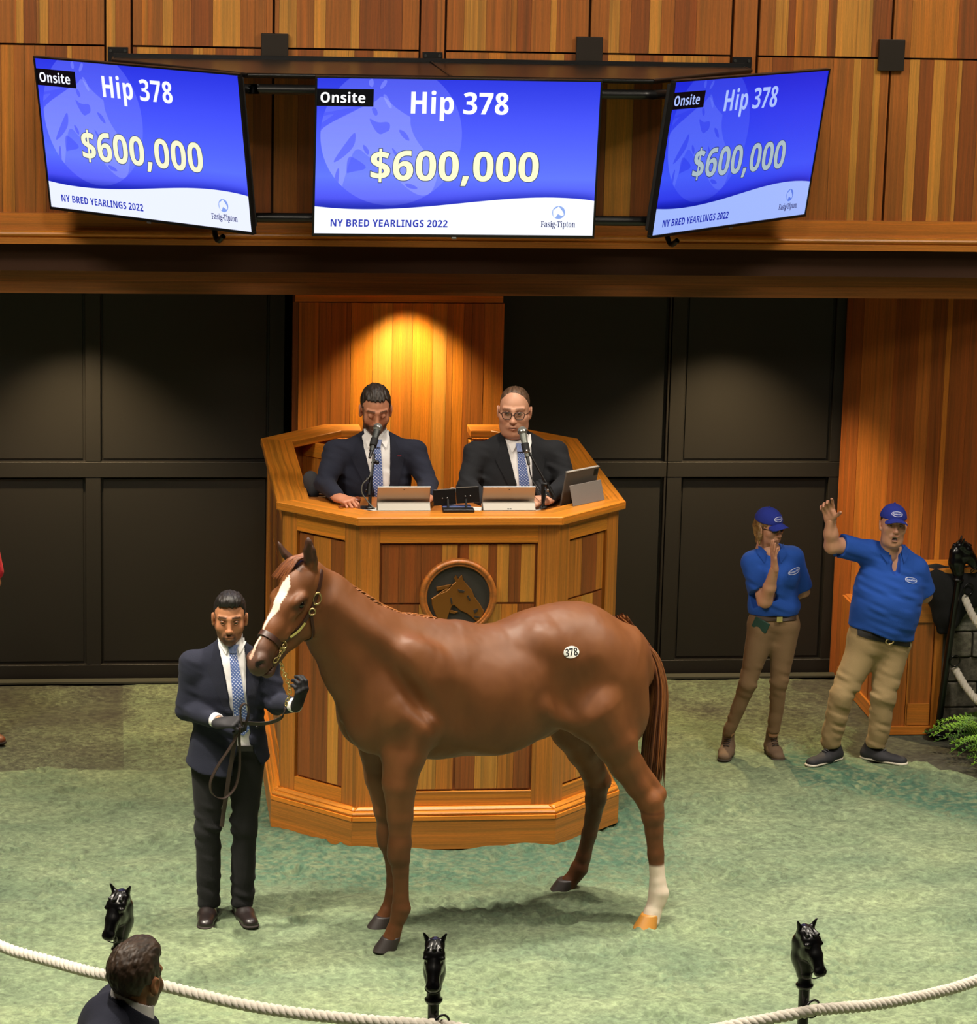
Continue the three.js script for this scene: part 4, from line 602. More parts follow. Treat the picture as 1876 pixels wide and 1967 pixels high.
{ const m = onHead(0.31, 107, 0.012), a = onHead(0.36, 109.5, 0.012), b = onHead(0.265, 104, 0.012); part('name_plate', strap([a, m, b], 0.014, 0.003, (() => { const N = V(...hp3(0, 1, 0)).sub(V(...hp3(0, 0, 0))); return [N.x, N.y, N.z]; })(), 8), brass, halter); }
function ringAt(p, r, th, parent, name, rx = 0, ry = 0, rz = 0, m = brass, sy = 1) { const g = new THREE.TorusGeometry(r, th, 8, 24); g.scale(1, sy, 1); const o = part(name, g, m, parent); o.position.set(...p); o.rotation.set(rx, ry, rz); return o; }
const faceTurn = Math.PI - 0.3091 + 0.25;
ringAt(onHead(0.20, 101, 0.012), 0.016, 0.004, halter, 'ring', 0, faceTurn, 0); ringAt(onHead(0.135, 88, 0.012), 0.020, 0.0035, halter, 'buckle', 0, faceTurn, -0.2, brass, 1.45); ringAt(onHead(0.41, 112, 0.014), 0.018, 0.004, halter, 'ring', 0.3, faceTurn, 0);

// ------------------------------------------------------------------ people: one continuous body each, clothes as parts
const skinM = new THREE.MeshPhysicalMaterial({ vertexColors: true, roughness: 0.5, sheen: 0.15 });
const weave = noiseTex(0.9, 2, 2, 4); weave.repeat.set(14, 14);
const cloth = (c, r = 0.9) => new THREE.MeshPhysicalMaterial({ color: c, roughness: r, sheen: 0.25, sheenRoughness: 0.6, sheenColor: new THREE.Color(c).lerp(new THREE.Color(0xffffff), 0.2), bumpMap: weave, bumpScale: 0.0012 });
const navy = cloth(0x161a2c), charcoal = cloth(0x111318), trouserBlack = cloth(0x121214), shirtWhite = std(0xe9e7e6, 0.8), royal = cloth(0x1b4fae), khaki = cloth(0xa28a62), tan = cloth(0x7a6043), gloveM = std(0x17161a, 0.7), shoeLeather = new THREE.MeshPhysicalMaterial({ color: 0x241d1c, roughness: 0.38, clearcoat: 0.3, clearcoatRoughness: 0.3 }), capM = cloth(0x1d2f92), beltM = std(0x14110f, 0.5);
const tieTex = labelTex(64, 64, (g) => { g.fillStyle = '#5068a4'; g.fillRect(0, 0, 64, 64); g.fillStyle = '#eef2fa'; for (const [x, y] of [[4, 10], [36, 42]]) { g.fillRect(x, y, 18, 9); g.fillRect(x + 12, y - 6, 10, 8); g.fillRect(x, y + 8, 4, 8); g.fillRect(x + 13, y + 8, 4, 8); } g.fillStyle = '#2c3f7c'; g.fillRect(36, 8, 16, 6); g.fillRect(4, 42, 16, 6); });
tieTex.wrapS = tieTex.wrapT = THREE.RepeatWrapping; tieTex.repeat.set(3, 24); const tieM = std(0xffffff, 0.55, { map: tieTex });
const pw = (t, y) => { if (y >= t[0][0]) return t[0][1]; for (let i = 1; i < t.length; i++) if (y >= t[i][0]) return lerp(t[i][1], t[i - 1][1], (y - t[i][0]) / (t[i - 1][0] - t[i][0])); return t[t.length - 1][1]; };
const SKIN = { tan: lin(0xb57c56), fair: lin(0xcf9a7c), ruddy: lin(0xc08363) };
// head in its own frame: ears at the origin, y up, z out of the face
function headField(F, o = {}) {
  const w = o.wide ?? 1, jw = o.jowl ?? 0, m = o.open ?? 0;
  F.ell([0, 0.046, -0.012], [0.075, 0.081, 0.095], [0, 0, 0], 0.02); F.ell([0, -0.012, 0.026], [0.064 * w, 0.092, 0.064], [0, 0, 0], 0.03); F.ell([0, -0.068 - m * 0.6, 0.032], [(0.051 + jw * 0.016) * w, 0.043 + jw * 0.008, 0.051], [0, 0, 0], 0.03); F.ell([0, -0.100 - m, 0.064], [0.024, 0.017, 0.020], [0, 0, 0], 0.02);
  if (jw) F.ell([0, -0.105, 0.03], [0.056 * w, 0.03, 0.045], [0, 0, 0], 0.03);
  for (const s of [-1, 1]) { F.ell([s * 0.044 * w, -0.022, 0.056], [0.023, 0.021, 0.022], [0, 0, 0], 0.025); F.cap([s * 0.012, 0.031, 0.086], [s * 0.048, 0.034, 0.068], 0.0105, 0.009, 0.012); }
  for (const s of [-1, 1]) F.cut([s * 0.031, 0.010, 0.096], [0.019, 0.011, 0.015], [0, s * 0.3, 0], 0.012);
  F.cap([0, 0.024, 0.087], [0, -0.026, 0.106], 0.0085, 0.0115, 0.014); F.ell([0, -0.029, 0.108], [0.0125, 0.0105, 0.0115], [0, 0, 0], 0.008); for (const s of [-1, 1]) { F.ell([s * 0.0125, -0.032, 0.099], [0.0075, 0.008, 0.010], [0, 0, 0], 0.006); F.cut([s * 0.007, -0.041, 0.106], [0.0035, 0.003, 0.005], [0, 0, 0], 0.003); }
  F.ell([0, -0.060, 0.083], [0.030, 0.018, 0.014], [0, 0, 0], 0.014);
  if (m) { F.cut([0, -0.067 - m * 0.35, 0.102], [0.019, 0.007 + m * 0.42, 0.02], [0, 0, 0], 0.004); F.cap([-0.017, -0.058, 0.095], [0.017, -0.058, 0.095], 0.0045, 0.0045, 0.006); F.cap([-0.014, -0.078 - m * 0.75, 0.094], [0.014, -0.078 - m * 0.75, 0.094], 0.0055, 0.0055, 0.006); F.ell([0, -0.0635, 0.087], [0.015, 0.0035, 0.008], [0, 0, 0], 0.001); }
  else { F.chain([[-0.022, -0.063, 0.086, 0.003], [-0.008, -0.0595, 0.0955, 0.005], [0.008, -0.0595, 0.0955, 0.005], [0.022, -0.063, 0.086, 0.003]], 0.006); F.chain([[-0.019, -0.067, 0.087, 0.003], [0, -0.070, 0.095, 0.0062], [0.019, -0.067, 0.087, 0.003]], 0.005); F.cut([0, -0.0648, 0.104], [0.024, 0.0014, 0.012], [0, 0, 0], 0.002); }
  for (const s of [-1, 1]) { F.ell([s * 0.0785 * (w + 1) / 2, 0.0, -0.004], [0.0085, 0.031, 0.019], [0, s * 0.35, s * -0.12], 0.008); F.ell([s * 0.0775, -0.025, 0.002], [0.008, 0.011, 0.010], [0, 0, 0], 0.006); F.cut([s * 0.088, 0.002, -0.001], [0.006, 0.019, 0.010], [0, s * 0.35, 0], 0.004); }
  for (const s of [-1, 1]) { const e = o.shut ? 0.004 : 0.0162; F.chain([[s * 0.0185, 0.0105, 0.0835, 0.0032], [s * 0.031, e, 0.0888, 0.0040], [s * 0.044, 0.0115, 0.079, 0.003]], 0.003); if (o.shut) F.ell([s * 0.031, 0.0105, 0.0815], [0.0145, 0.0115, 0.0105], [0, 0, 0], 0.004); F.chain([[s * 0.019, 0.0055, 0.0845, 0.002], [s * 0.031, 0.0024, 0.0872, 0.0028], [s * 0.043, 0.0065, 0.079, 0.002]], 0.003); }
  F.cap([0, -0.05, -0.018], [0, -0.19, -0.04], (0.054 + jw * 0.006) * w, 0.062, 0.03);
}
function headColour(I, o) {
  const v = V(0, 0, 0), skin = o.skin ?? SKIN.fair, lip = mixc(skin, lin(0x8a3b34), 0.45), hair = o.hair ?? lin(0x1d1613), m = o.open ?? 0;
  return (X, Y, Z) => {
    v.set(X, Y, Z).applyMatrix4(I); const x = v.x, y = v.y, z = v.z, n = n3(X * 55, Y * 55, Z * 55), ax = Math.abs(x); let c = mixc(skin, lin(0x9c4a38), 0.06 + 0.10 * step(0.03, 0.0, Math.hypot(ax - 0.045, y + 0.022) - 0.01) + 0.05 * n);
    if (y > 0.14 || y < -0.16 || z < -0.13) return c;
    c = mixc(c, lin(0x9c4a38), 0.2 * step(0.02, 0.005, Math.hypot(x, y + 0.03)) * (z > 0.09 ? 1 : 0));
    if (z > 0.07) { const my = m ? Math.min(Math.abs(y + 0.058), Math.abs(y + 0.078 + m * 0.75)) : Math.abs(y + 0.0645); c = mixc(c, lip, (m ? 0.7 : 0.8) * step(0.010, 0.006, my) * step(0.026, 0.019, ax)); if (m && Math.abs(y + 0.067 + m * 0.35) < 0.007 + m * 0.34 && ax < 0.017 && z < 0.0935) c = y > -0.068 ? lin(0xe2dcd0) : lin(0x33100e); if (!m && Math.abs(y + 0.0648) < 0.0016 && ax < 0.023) c = mixc(c, lin(0x401c18), 0.6); }
    const by = 0.036 + 0.05 * (ax - 0.03) * (ax > 0.03 ? -1 : 0.2); if (z > 0.055 && ax > 0.012 && ax < 0.052 && Math.abs(y - by) < 0.0055 + 0.0015 * n) c = mixc(c, hair, o.brow ?? 0.75);
    if (z > 0.07 && !o.shut && Math.abs(ax - 0.031) < 0.014 && Math.abs(y - 0.0165) < 0.0026) c = mixc(c, lin(0x2a1712), 0.6);
    if (z > 0.06 && Math.abs(ax - 0.031) < 0.02 && Math.abs(y - 0.008) < 0.02) c = mixc(c, lin(0x6e3b2c), 0.22);
    if (o.beard) { const jaw = step(-0.036, -0.050, y + 0.012 * n * 0.6 - 0.35 * Math.max(0, ax - 0.042)), side_ = step(0.058, 0.068, ax) * step(0.045, 0.02, y) * step(0.014, 0.022, z) * 0.9, stache = step(0.007, 0.004, Math.abs(y + 0.0495 + ax * 0.12)) * step(0.031, 0.026, ax) * (z > 0.07 ? 1 : 0), gap = step(0.024, 0.017, ax) * step(0.012, 0.008, Math.abs(y + 0.066)) * (z > 0.075 ? 1 : 0), cheekGap = (o.goatee ?? 0) * step(0.026, 0.036, ax) * 0.55; c = mixc(c, hair, clamp(Math.max(jaw * (1 - cheekGap), side_, stache) * (1 - gap) * o.beard * (z > -0.02 ? 1 : 0) * (0.9 + 0.15 * n))); }
    if (o.stubble && y < -0.03 && z > -0.01) c = mixc(c, hair, o.stubble * step(-0.035, -0.06, y));
    if (o.scalp && y > -0.02 && (z < 0.026 + 0.012 * n || y > 0.08)) c = mixc(c, hair, o.scalp * (z < 0.026 ? step(-0.02, 0.02, y) : step(0.08, 0.088, y)) * (Math.abs(ax - 0.08) < 0.012 && Math.abs(y) < 0.034 && Math.abs(z + 0.004) < 0.024 ? 0 : 1));
    return c;
  };
}
function headMatrix(p, yaw = 0, pitch = 0, roll = 0, s = 1.04) { return new THREE.Matrix4().compose(V(...p), new THREE.Quaternion().setFromEuler(new THREE.Euler(pitch, yaw, roll, 'YXZ')), V(s, s, s)); }
// hand in its own frame: wrist at the origin, y along the fingers, z out of the back; side +1 left hand, -1 right hand
function handMatrix(w, fingers, back) { const y = V(...fingers).normalize(), z = V(...back); z.addScaledVector(y, -z.dot(y)).normalize(); const x = y.clone().cross(z); return new THREE.Matrix4().makeBasis(x, y, z).setPosition(V(...w)); }
function handField(F, M, side, { curl = [0.35, 0.4, 0.45, 0.5], thumb = [0.8, 0.35], spread = 0.09, s = 1, grow = 0 } = {}) {
  F.at(M.clone().multiply(new THREE.Matrix4().makeScale(s, s, s)), s); const K = [0.030, 0.010, -0.011, -0.030], Y = [0.092, 0.096, 0.091, 0.083], L = [[0.042, 0.025, 0.020], [0.046, 0.029, 0.021], [0.042, 0.027, 0.020], [0.033, 0.020, 0.018]], R = [0.0092, 0.0095, 0.009, 0.0078];
  for (let i = 0; i < 4; i++) F.cap([K[i] * 0.55 * side, 0.0, -0.002], [K[i] * side, Y[i], 0], 0.017 + grow, 0.0118 + grow, 0.014, { n: [0, 0, 1], f: 0.8 });
  F.ell([0.024 * side, 0.04, -0.012], [0.018 + grow, 0.032, 0.014 + grow], [0, 0, side * -0.35], 0.014); F.cap([0, grow ? -0.02 : -0.035, 0], [0, 0.012, 0], 0.025 + grow, 0.026 + grow, 0.02, { n: [0, 0, 1], f: 0.75 });
  for (let i = 0; i < 4; i++) { let p = [K[i] * side, Y[i] - 0.002, 0], a = 0; const sp = (1.2 - i * 0.8) * spread * side; L[i].forEach((l, q) => { a += curl[i] * (q === 1 ? 1.25 : 0.95); const d = [Math.sin(sp) * Math.cos(a), Math.cos(sp) * Math.cos(a), -Math.sin(a)], e = [p[0] + d[0] * l, p[1] + d[1] * l, p[2] + d[2] * l]; F.cap(p, e, R[i] * (1 - 0.06 * q) + grow, R[i] * (0.93 - 0.07 * q) + grow, q ? 0.003 : 0.006); p = e; }); }
  let p = [0.022 * side, 0.022, -0.01]; const [out, fold] = thumb; [[0.044, 0.0135, 0.0112], [0.034, 0.0112, 0.0100], [0.026, 0.0100, 0.0085]].forEach(([l, ra, rb], q) => { const a = out - q * 0.22, b = fold + q * 0.3, d = [Math.sin(a) * Math.cos(b) * side, Math.cos(a) * Math.cos(b), -Math.sin(b)], e = [p[0] + d[0] * l, p[1] + d[1] * l, p[2] + d[2] * l]; F.cap(p, e, ra + grow, rb + grow, q ? 0.003 : 0.010); p = e; });
  F.at(null, 1);
}
// trunk and arms; w = half widths at hip, waist, chest, upper chest
function trunk(F, J, w, flat = 0.66, fwd = [0, 0, 1], sh = 0.066) {
  const mid = (a, b, t = 0.5) => a.map((v, i) => lerp(v, b[i], t)), pel = mid(J.hipL, J.hipR), sm = mid(J.shL, J.shR), P = (t) => mid(sm, pel, t), fl = { n: fwd, f: flat };
  F.chain([[...P(w[4] ?? 1.02), w[5] ?? w[0]], [...P(0.96), w[0]], [...P(0.66), w[1]], [...P(0.30), w[2]], [...P(0.10), w[3]]], 0.06, fl); F.cap(J.shL, J.shR, sh, sh, 0.05, { n: fwd, f: 0.88 }); F.cap(J.neck, mid(J.shL, sm, 0.25), 0.052, sh * 0.86, 0.04); F.cap(J.neck, mid(J.shR, sm, 0.25), 0.052, sh * 0.86, 0.04);
}
const arm = (F, a, b, c, r, k = 0.035) => { F.chain([[...a, r[0]], [...b, r[1]]], k); F.cap(b, c, r[1], r[2], 0.015); };
function creases(seed, amp, pts, base = 0.0015) { return (x, y, z) => { let e = base * n3(x * 9 + seed, y * 7, z * 9); for (const [p, r] of pts) { const d = Math.hypot(x - p[0], y - p[1], z - p[2]) / r; if (d < 1) e += amp * (1 - d * d) * n3(x * 11 + seed, y * 38 + 14 * x, z * 11); } return e; }; }
function shoeField(F, p, turn, len = 0.27, wd = 0.046, h = 0.075) {
  F.at(new THREE.Matrix4().compose(V(...p), new THREE.Quaternion().setFromAxisAngle(V(0, 1, 0), turn), V(1, 1, 1)), 1); const fl = { n: [0, 1, 0], f: 0.72 };
  F.cap([0, 0.035, -0.055], [0, 0.03, 0.04], wd * 0.86, wd * 0.92, 0.02); F.cap([0, 0.026, 0.05], [0, 0.024, len - 0.115], wd, wd * 0.86, 0.03, fl); F.cap([0, 0.05, -0.04], [0, h + 0.02, -0.035], wd * 0.85, wd * 0.8, 0.03); F.fn((x, y) => 0.006 - y, 0, 0.004); F.at(null, 1);
}
function shoes(o, parent, list, m, soleM, opt = {}) { for (const [p, t] of list) { const F = new Field(); shoeField(F, p, t, opt.len, opt.w, opt.h); const s = part('shoe', F.mesh(0.005), m, parent); const S = new Field(); S.at(new THREE.Matrix4().compose(V(...p), new THREE.Quaternion().setFromAxisAngle(V(0, 1, 0), t), V(1, 1, 1)), 1); const w = (opt.w ?? 0.046) * 1.04, l = opt.len ?? 0.27; S.cap([0, 0.01, -0.055], [0, 0.01, l - 0.112], w * 0.88, w * 0.92, 0.01, { n: [0, 1, 0], f: 0.34 }); part('sole', S.mesh(0.005), soleM, s); if (opt.lace) for (let i = 0; i < 4; i++) part('lace', moved(tube([[-0.02, 0, 0], [0, 0.006, 0.004], [0.02, 0, 0]], 0.003, 6, 5), 0, 0, 0).applyMatrix4(new THREE.Matrix4().compose(V(...p), new THREE.Quaternion().setFromAxisAngle(V(0, 1, 0), t), V(1, 1, 1)).multiply(new THREE.Matrix4().makeTranslation(0, 0.073 + 0.014 * (3 - i) * (opt.lace), 0.012 + 0.017 * i))), opt.laceM ?? black, s); } }
function eyes(parent, M, o) { if (o.shut) return; const g = new THREE.SphereGeometry(0.0122, 18, 14), p = g.attributes.position, c = [], [gx, gy] = o.gaze ?? [0, 0], D = V(gx, gy, 1).normalize(), ir = lin(o.iris ?? 0x24150d); for (let i = 0; i < p.count; i++) { const d = (p.getX(i) * D.x + p.getY(i) * D.y + p.getZ(i) * D.z) / 0.0122; c.push(...(d > 0.95 ? [0.004, 0.004, 0.004] : d > 0.80 ? ir : [0.26, 0.21, 0.18])); } g.setAttribute('color', new THREE.Float32BufferAttribute(c, 3)); const m = new THREE.MeshPhysicalMaterial({ vertexColors: true, roughness: 0.4 }); for (const s of [-1, 1]) { const e = part('eye', g, m, parent); e.matrixAutoUpdate = true; const T = M.clone().multiply(new THREE.Matrix4().makeTranslation(s * 0.031, 0.0095, 0.0755)); T.decompose(e.position, e.quaternion, e.scale); } }
// assembles the body: coarse trunk and limbs, fine head, fine hands, in one mesh
function bodyPart(parent, F, headM_, ho, hands, extra = []) {
  const col = headColour(headM_.clone().invert(), ho), plain = () => ho.skin ?? SKIN.fair, gs = [F.mesh(0.016, { color: plain, pad: 0.03 })];
  const H = new Field(); H.at(headM_, ho.s ?? 1.04); headField(H, ho); H.at(null, 1); gs.push(H.mesh(0.0034, { color: col, pad: 0.01 }));
  for (const [M, side, o] of hands) { const h = new Field(); handField(h, M, side, o); gs.push(h.mesh(0.0034, { color: (x, y, z) => { const n = n3(x * 60, y * 60, z * 60); return mixc(plain(), lin(0x9c4a38), 0.12 + 0.08 * n); }, pad: 0.008 })); }
  for (const [E, c] of extra) gs.push(E.mesh(c, { color: (x, y, z) => mixc(plain(), lin(0x8c4630), 0.08 + 0.05 * n3(x * 30, y * 30, z * 30)), pad: 0.01 }));
  const m = part('body', mergeGeometries(gs), skinM, parent); eyes(parent, headM_, ho); return H;
}
function hairPart(parent, M, o, s = 1.04, name = 'hair') {
  const F = new Field(); F.at(M, s); const t = o.t ?? 0.006, [dx, dy, dz] = o.shift ?? [0, 0, 0];
  F.ell([dx, 0.047 + dy, -0.014 + dz], [0.0757 + t * 0.5, 0.082 + t * (o.top ?? 1.2), 0.0965 + t], [0, 0, 0], 0.01); if (o.crest) F.ell([0, 0.105, 0.035], [0.055, 0.028 + o.crest, 0.05], [-0.2, 0, 0], 0.03);
  if (o.face) F.cut(o.face, o.faceR, [o.faceTilt ?? 0, 0, 0], 0.008); else F.fn((x, y, z) => Math.max(Math.abs(x) - (o.fx ?? 0.064) - 0.1 * Math.max(0, z - 0.05), y - (o.fy ?? 0.083) - (o.fz ?? 0.0) * (z - 0.06) + 0.006 * n3(x * 70, 1, z * 40), (o.z0 ?? 0.026) + 0.35 * Math.max(0, y - 0.03) - z), -1, 0.012); F.cut([0, -0.14, 0.02], [0.2, 0.10 + (o.low ?? 0), 0.2], [o.nape ?? 0.25, 0, 0], 0.006);
  for (const e of [-1, 1]) F.cut([e * 0.086, -0.002, 0.0], [0.02, 0.038, 0.027], [0, 0, 0], 0.004); if (!o.long) F.fn((x, y, z) => Math.max(0.05 - Math.abs(x), y - (o.sideY ?? 0.006), -0.045 - z), -1, 0.006);
  if (o.crown) F.cut([0, 0.10, 0.07], [0.058, 0.07, 0.10], [-0.35, 0, 0], 0.01);
  if (o.extra) o.extra(F); F.at(null, 1); const I = M.clone().invert(), v = V(0, 0, 0), A = o.amp ?? 0.003;
  F.disp = (x, y, z) => { v.set(x, y, z).applyMatrix4(I); return A * n3(v.x * 130, v.y * 40 + v.z * 22, v.z * 40 + 3) + A * 0.7 * n3(v.x * 260, v.y * 90, v.z * 70); };
  const c0 = o.c0 ?? lin(0x17120f), c1 = o.c1 ?? lin(0x2c221c); return part(name, F.mesh(0.0032, { pad: 0.012, color: (x, y, z) => { v.set(x, y, z).applyMatrix4(I); const q = 0.5 + 0.5 * n3(v.x * 180, v.y * 45 + v.z * 25, v.z * 30); return mixc(mixc(c0, c1, q), o.c2 ?? c0, o.grey ? o.grey * step(0.055, 0.0, v.y) : 0); } }), new THREE.MeshPhysicalMaterial({ vertexColors: true, roughness: 0.55 }), parent);
}
// suit: jacket with an open front, shirt, collar, tie, lapels, trousers
function suitTop(t, J, o) {
  const S = new Field(), w = o.w; trunk(S, J, w.map((v) => v - 0.012), o.flat, [0, 0, 1], 0.058); if (o.belly) S.ell(o.belly[0], o.belly[1].map((v) => v - 0.01), [0, 0, 0], 0.05); S.fn((x, y, z) => Math.max(o.shirtLow - y, -(z + 0.03)), 0, 0.004);
  S.disp = creases(3, 0.004, [[[o.cx, o.shirtLow + 0.2, 0.1], 0.25]]); part('shirt', S.mesh(0.008), shirtWhite, t);
  const K = new Field(); trunk(K, J, w, o.flat, [0, 0, 1], 0.062); if (o.belly) K.ell(o.belly[0], o.belly[1], [0, 0, 0], 0.05);
  for (const s of ['L', 'R']) arm(K, J['sh' + s], J['el' + s], J['cf' + s], [0.067, 0.056, 0.043], 0.04);
  if (o.skirt) for (const q of o.skirt) K.ell(...q);
  K.fn((x, y, z) => { const a = pw(o.vL, y), b = pw(o.vR, y); return Math.max(a - x, x - b, o.vz - z); }, -1, 0.006); K.fn((x, y, z) => pw(o.hem, -x) - y, 0, 0.006);
  { const n = J.neck; K.cut([n[0], n[1] + 0.055, n[2] + 0.0], [0.062, 0.075, 0.062], [0.25, 0, 0], 0.006); }
  K.disp = creases(o.seed, 0.010, [[J.elL, 0.17], [J.elR, 0.17], [[o.cx, o.shirtLow + 0.1, 0.1], 0.2], [J.shL, 0.12], [J.shR, 0.12]], 0.003); const jk = part('jacket', K.mesh(0.007), o.m, t);
  // collar wings, lapels, tie follow the chest
  const N = new Field(); trunk(N, J, w.map((v) => v - 0.010), o.flat, [0, 0, 1], 0.060); N.cap([J.neck[0], J.neck[1] + 0.0, J.neck[2] - 0.005], [J.neck[0], J.neck[1] + 0.1, J.neck[2] + 0.01], 0.062, 0.058, 0.02); if (o.belly) N.ell(o.belly[0], o.belly[1].map((v) => v - 0.008), [0, 0, 0], 0.05);
  const kn = o.knot, Z = [0, 0, -1], cw = o.collar ?? 0.034;
  for (const s of [-1, 1]) part('collar', patch(N, (u, v) => { const top = [kn[0] + s * 0.064, kn[1] + 0.068], ti = [kn[0] + s * 0.012, kn[1] + 0.022], bo = [kn[0] + s * (0.066), kn[1] + 0.018], bi = [kn[0] + s * cw, kn[1] - 0.03]; return [lerp(lerp(ti[0], top[0], u), lerp(bi[0], bo[0], u), v), lerp(lerp(ti[1], top[1], u), lerp(bi[1], bo[1], u), v), 1]; }, Z, 8, 6, 0.004, 0.004), shirtWhite, t);
  { const B = new Field(); B.cap([J.neck[0], J.neck[1] - 0.01, J.neck[2] - 0.01], [J.neck[0], J.neck[1] + 0.052, J.neck[2] + 0.004], 0.067, 0.0625, 0.01); B.cap([J.neck[0], J.neck[1] - 0.1, J.neck[2] - 0.01], [J.neck[0], J.neck[1] + 0.3, J.neck[2] + 0.02], 0.0575, 0.0575, 0.003, undefined, -1); B.fn((x, y, z) => y - (J.neck[1] + 0.062 - (z - J.neck[2]) * 0.45), 0, 0.003); part('collar_band', B.mesh(0.004), shirtWhite, t); }
  if (o.tie) { const T = o.tie; part('tie', patch(N, (u, v) => { const x = lerp(kn[0], T.tip[0], v), y = lerp(kn[1] - 0.012, T.tip[1], v), hw_ = v > 0.93 ? 0.037 * (1 - v) / 0.07 : lerp(0.017, 0.037, Math.pow(v, 0.8)); return [x + (u - 0.5) * 2 * hw_, y, 1]; }, Z, 6, 40, 0.003, 0.004), tieM, t); part('tie_knot', patch(N, (u, v) => [kn[0] + (u - 0.5) * lerp(0.05, 0.032, v), kn[1] + 0.018 - v * 0.042, 1], Z, 6, 6, 0.006, 0.008), tieM, t); }
  const lap = (tab, s) => part('lapel', patch(K, (u, v) => { const y = lerp(o.lapTop, o.lapLow, v), e = pw(tab, y) + s * 0.006, wd = v < 0.24 ? lerp(0.012, 0.052, v / 0.24) : v < 0.29 ? lerp(0.052, 0.078, (v - 0.24) / 0.05) : lerp(0.078, 0.010, (v - 0.29) / 0.71); return [e + s * u * wd, y, 1]; }, Z, 6, 40, 0.0015, 0.004), o.m, t);
  lap(o.vL, -1); lap(o.vR, 1);
  for (const s of ['L', 'R']) { const e = V(...J['el' + s]), c = V(...J['cf' + s]), d = c.clone().sub(e).normalize(), B = new Field(), a = c.clone().addScaledVector(d, -0.03), b = c.clone().addScaledVector(d, o.cuff ?? 0.014); B.cap([a.x, a.y, a.z], [b.x, b.y, b.z], 0.038, 0.037, 0.004); B.fn((x, y, z) => (x - b.x) * d.x + (y - b.y) * d.y + (z - b.z) * d.z, 0, 0.003); part('shirt_cuff', B.mesh(0.005), shirtWhite, t); }
  return K;
}
function legs(t, J, o) {
  const F = new Field(); for (const s of ['L', 'R']) { F.chain([[...J['hip' + s], o.r[0]], [...J['kn' + s], o.r[1]], [...J['an' + s], o.r[2]]], 0.05); } const m = J.hipL.map((v, i) => (v + J.hipR[i]) / 2); F.cap([m[0] - 0.05, m[1] + 0.06, m[2]], [m[0] + 0.05, m[1] + 0.06, m[2]], o.seat, o.seat, 0.06, { n: [0, 0, 1], f: 0.85 });
  F.fn((x, y, z) => Math.max(o.low - y, y - pw(o.top, -x)), 0, 0.004); F.disp = creases(o.seed ?? 1, o.fold ?? 0.008, [[J.knL, 0.2], [J.knR, 0.2], [[J.anL[0], J.anL[1] + 0.06, J.anL[2]], 0.15], [[J.anR[0], J.anR[1] + 0.06, J.anR[2]], 0.15], [m, 0.18]], 0.003); return [part('trousers', F.mesh(0.008), o.m, t), F];
}
function bareLimbs(J, w, flat) { const F = new Field(); trunk(F, J, w.map((v, i) => v * (i ? 0.74 : 0.6)), flat * 0.9, [0, 0, 1], 0.04); for (const s of ['L', 'R']) { arm(F, J['sh' + s], J['el' + s], J['wr' + s], [0.045, 0.036, 0.024], 0.03); if (J['hip' + s]) F.chain([[...J['hip' + s], 0.06], [...J['kn' + s], 0.045], [...J['an' + s], 0.035]], 0.03); } return F; }

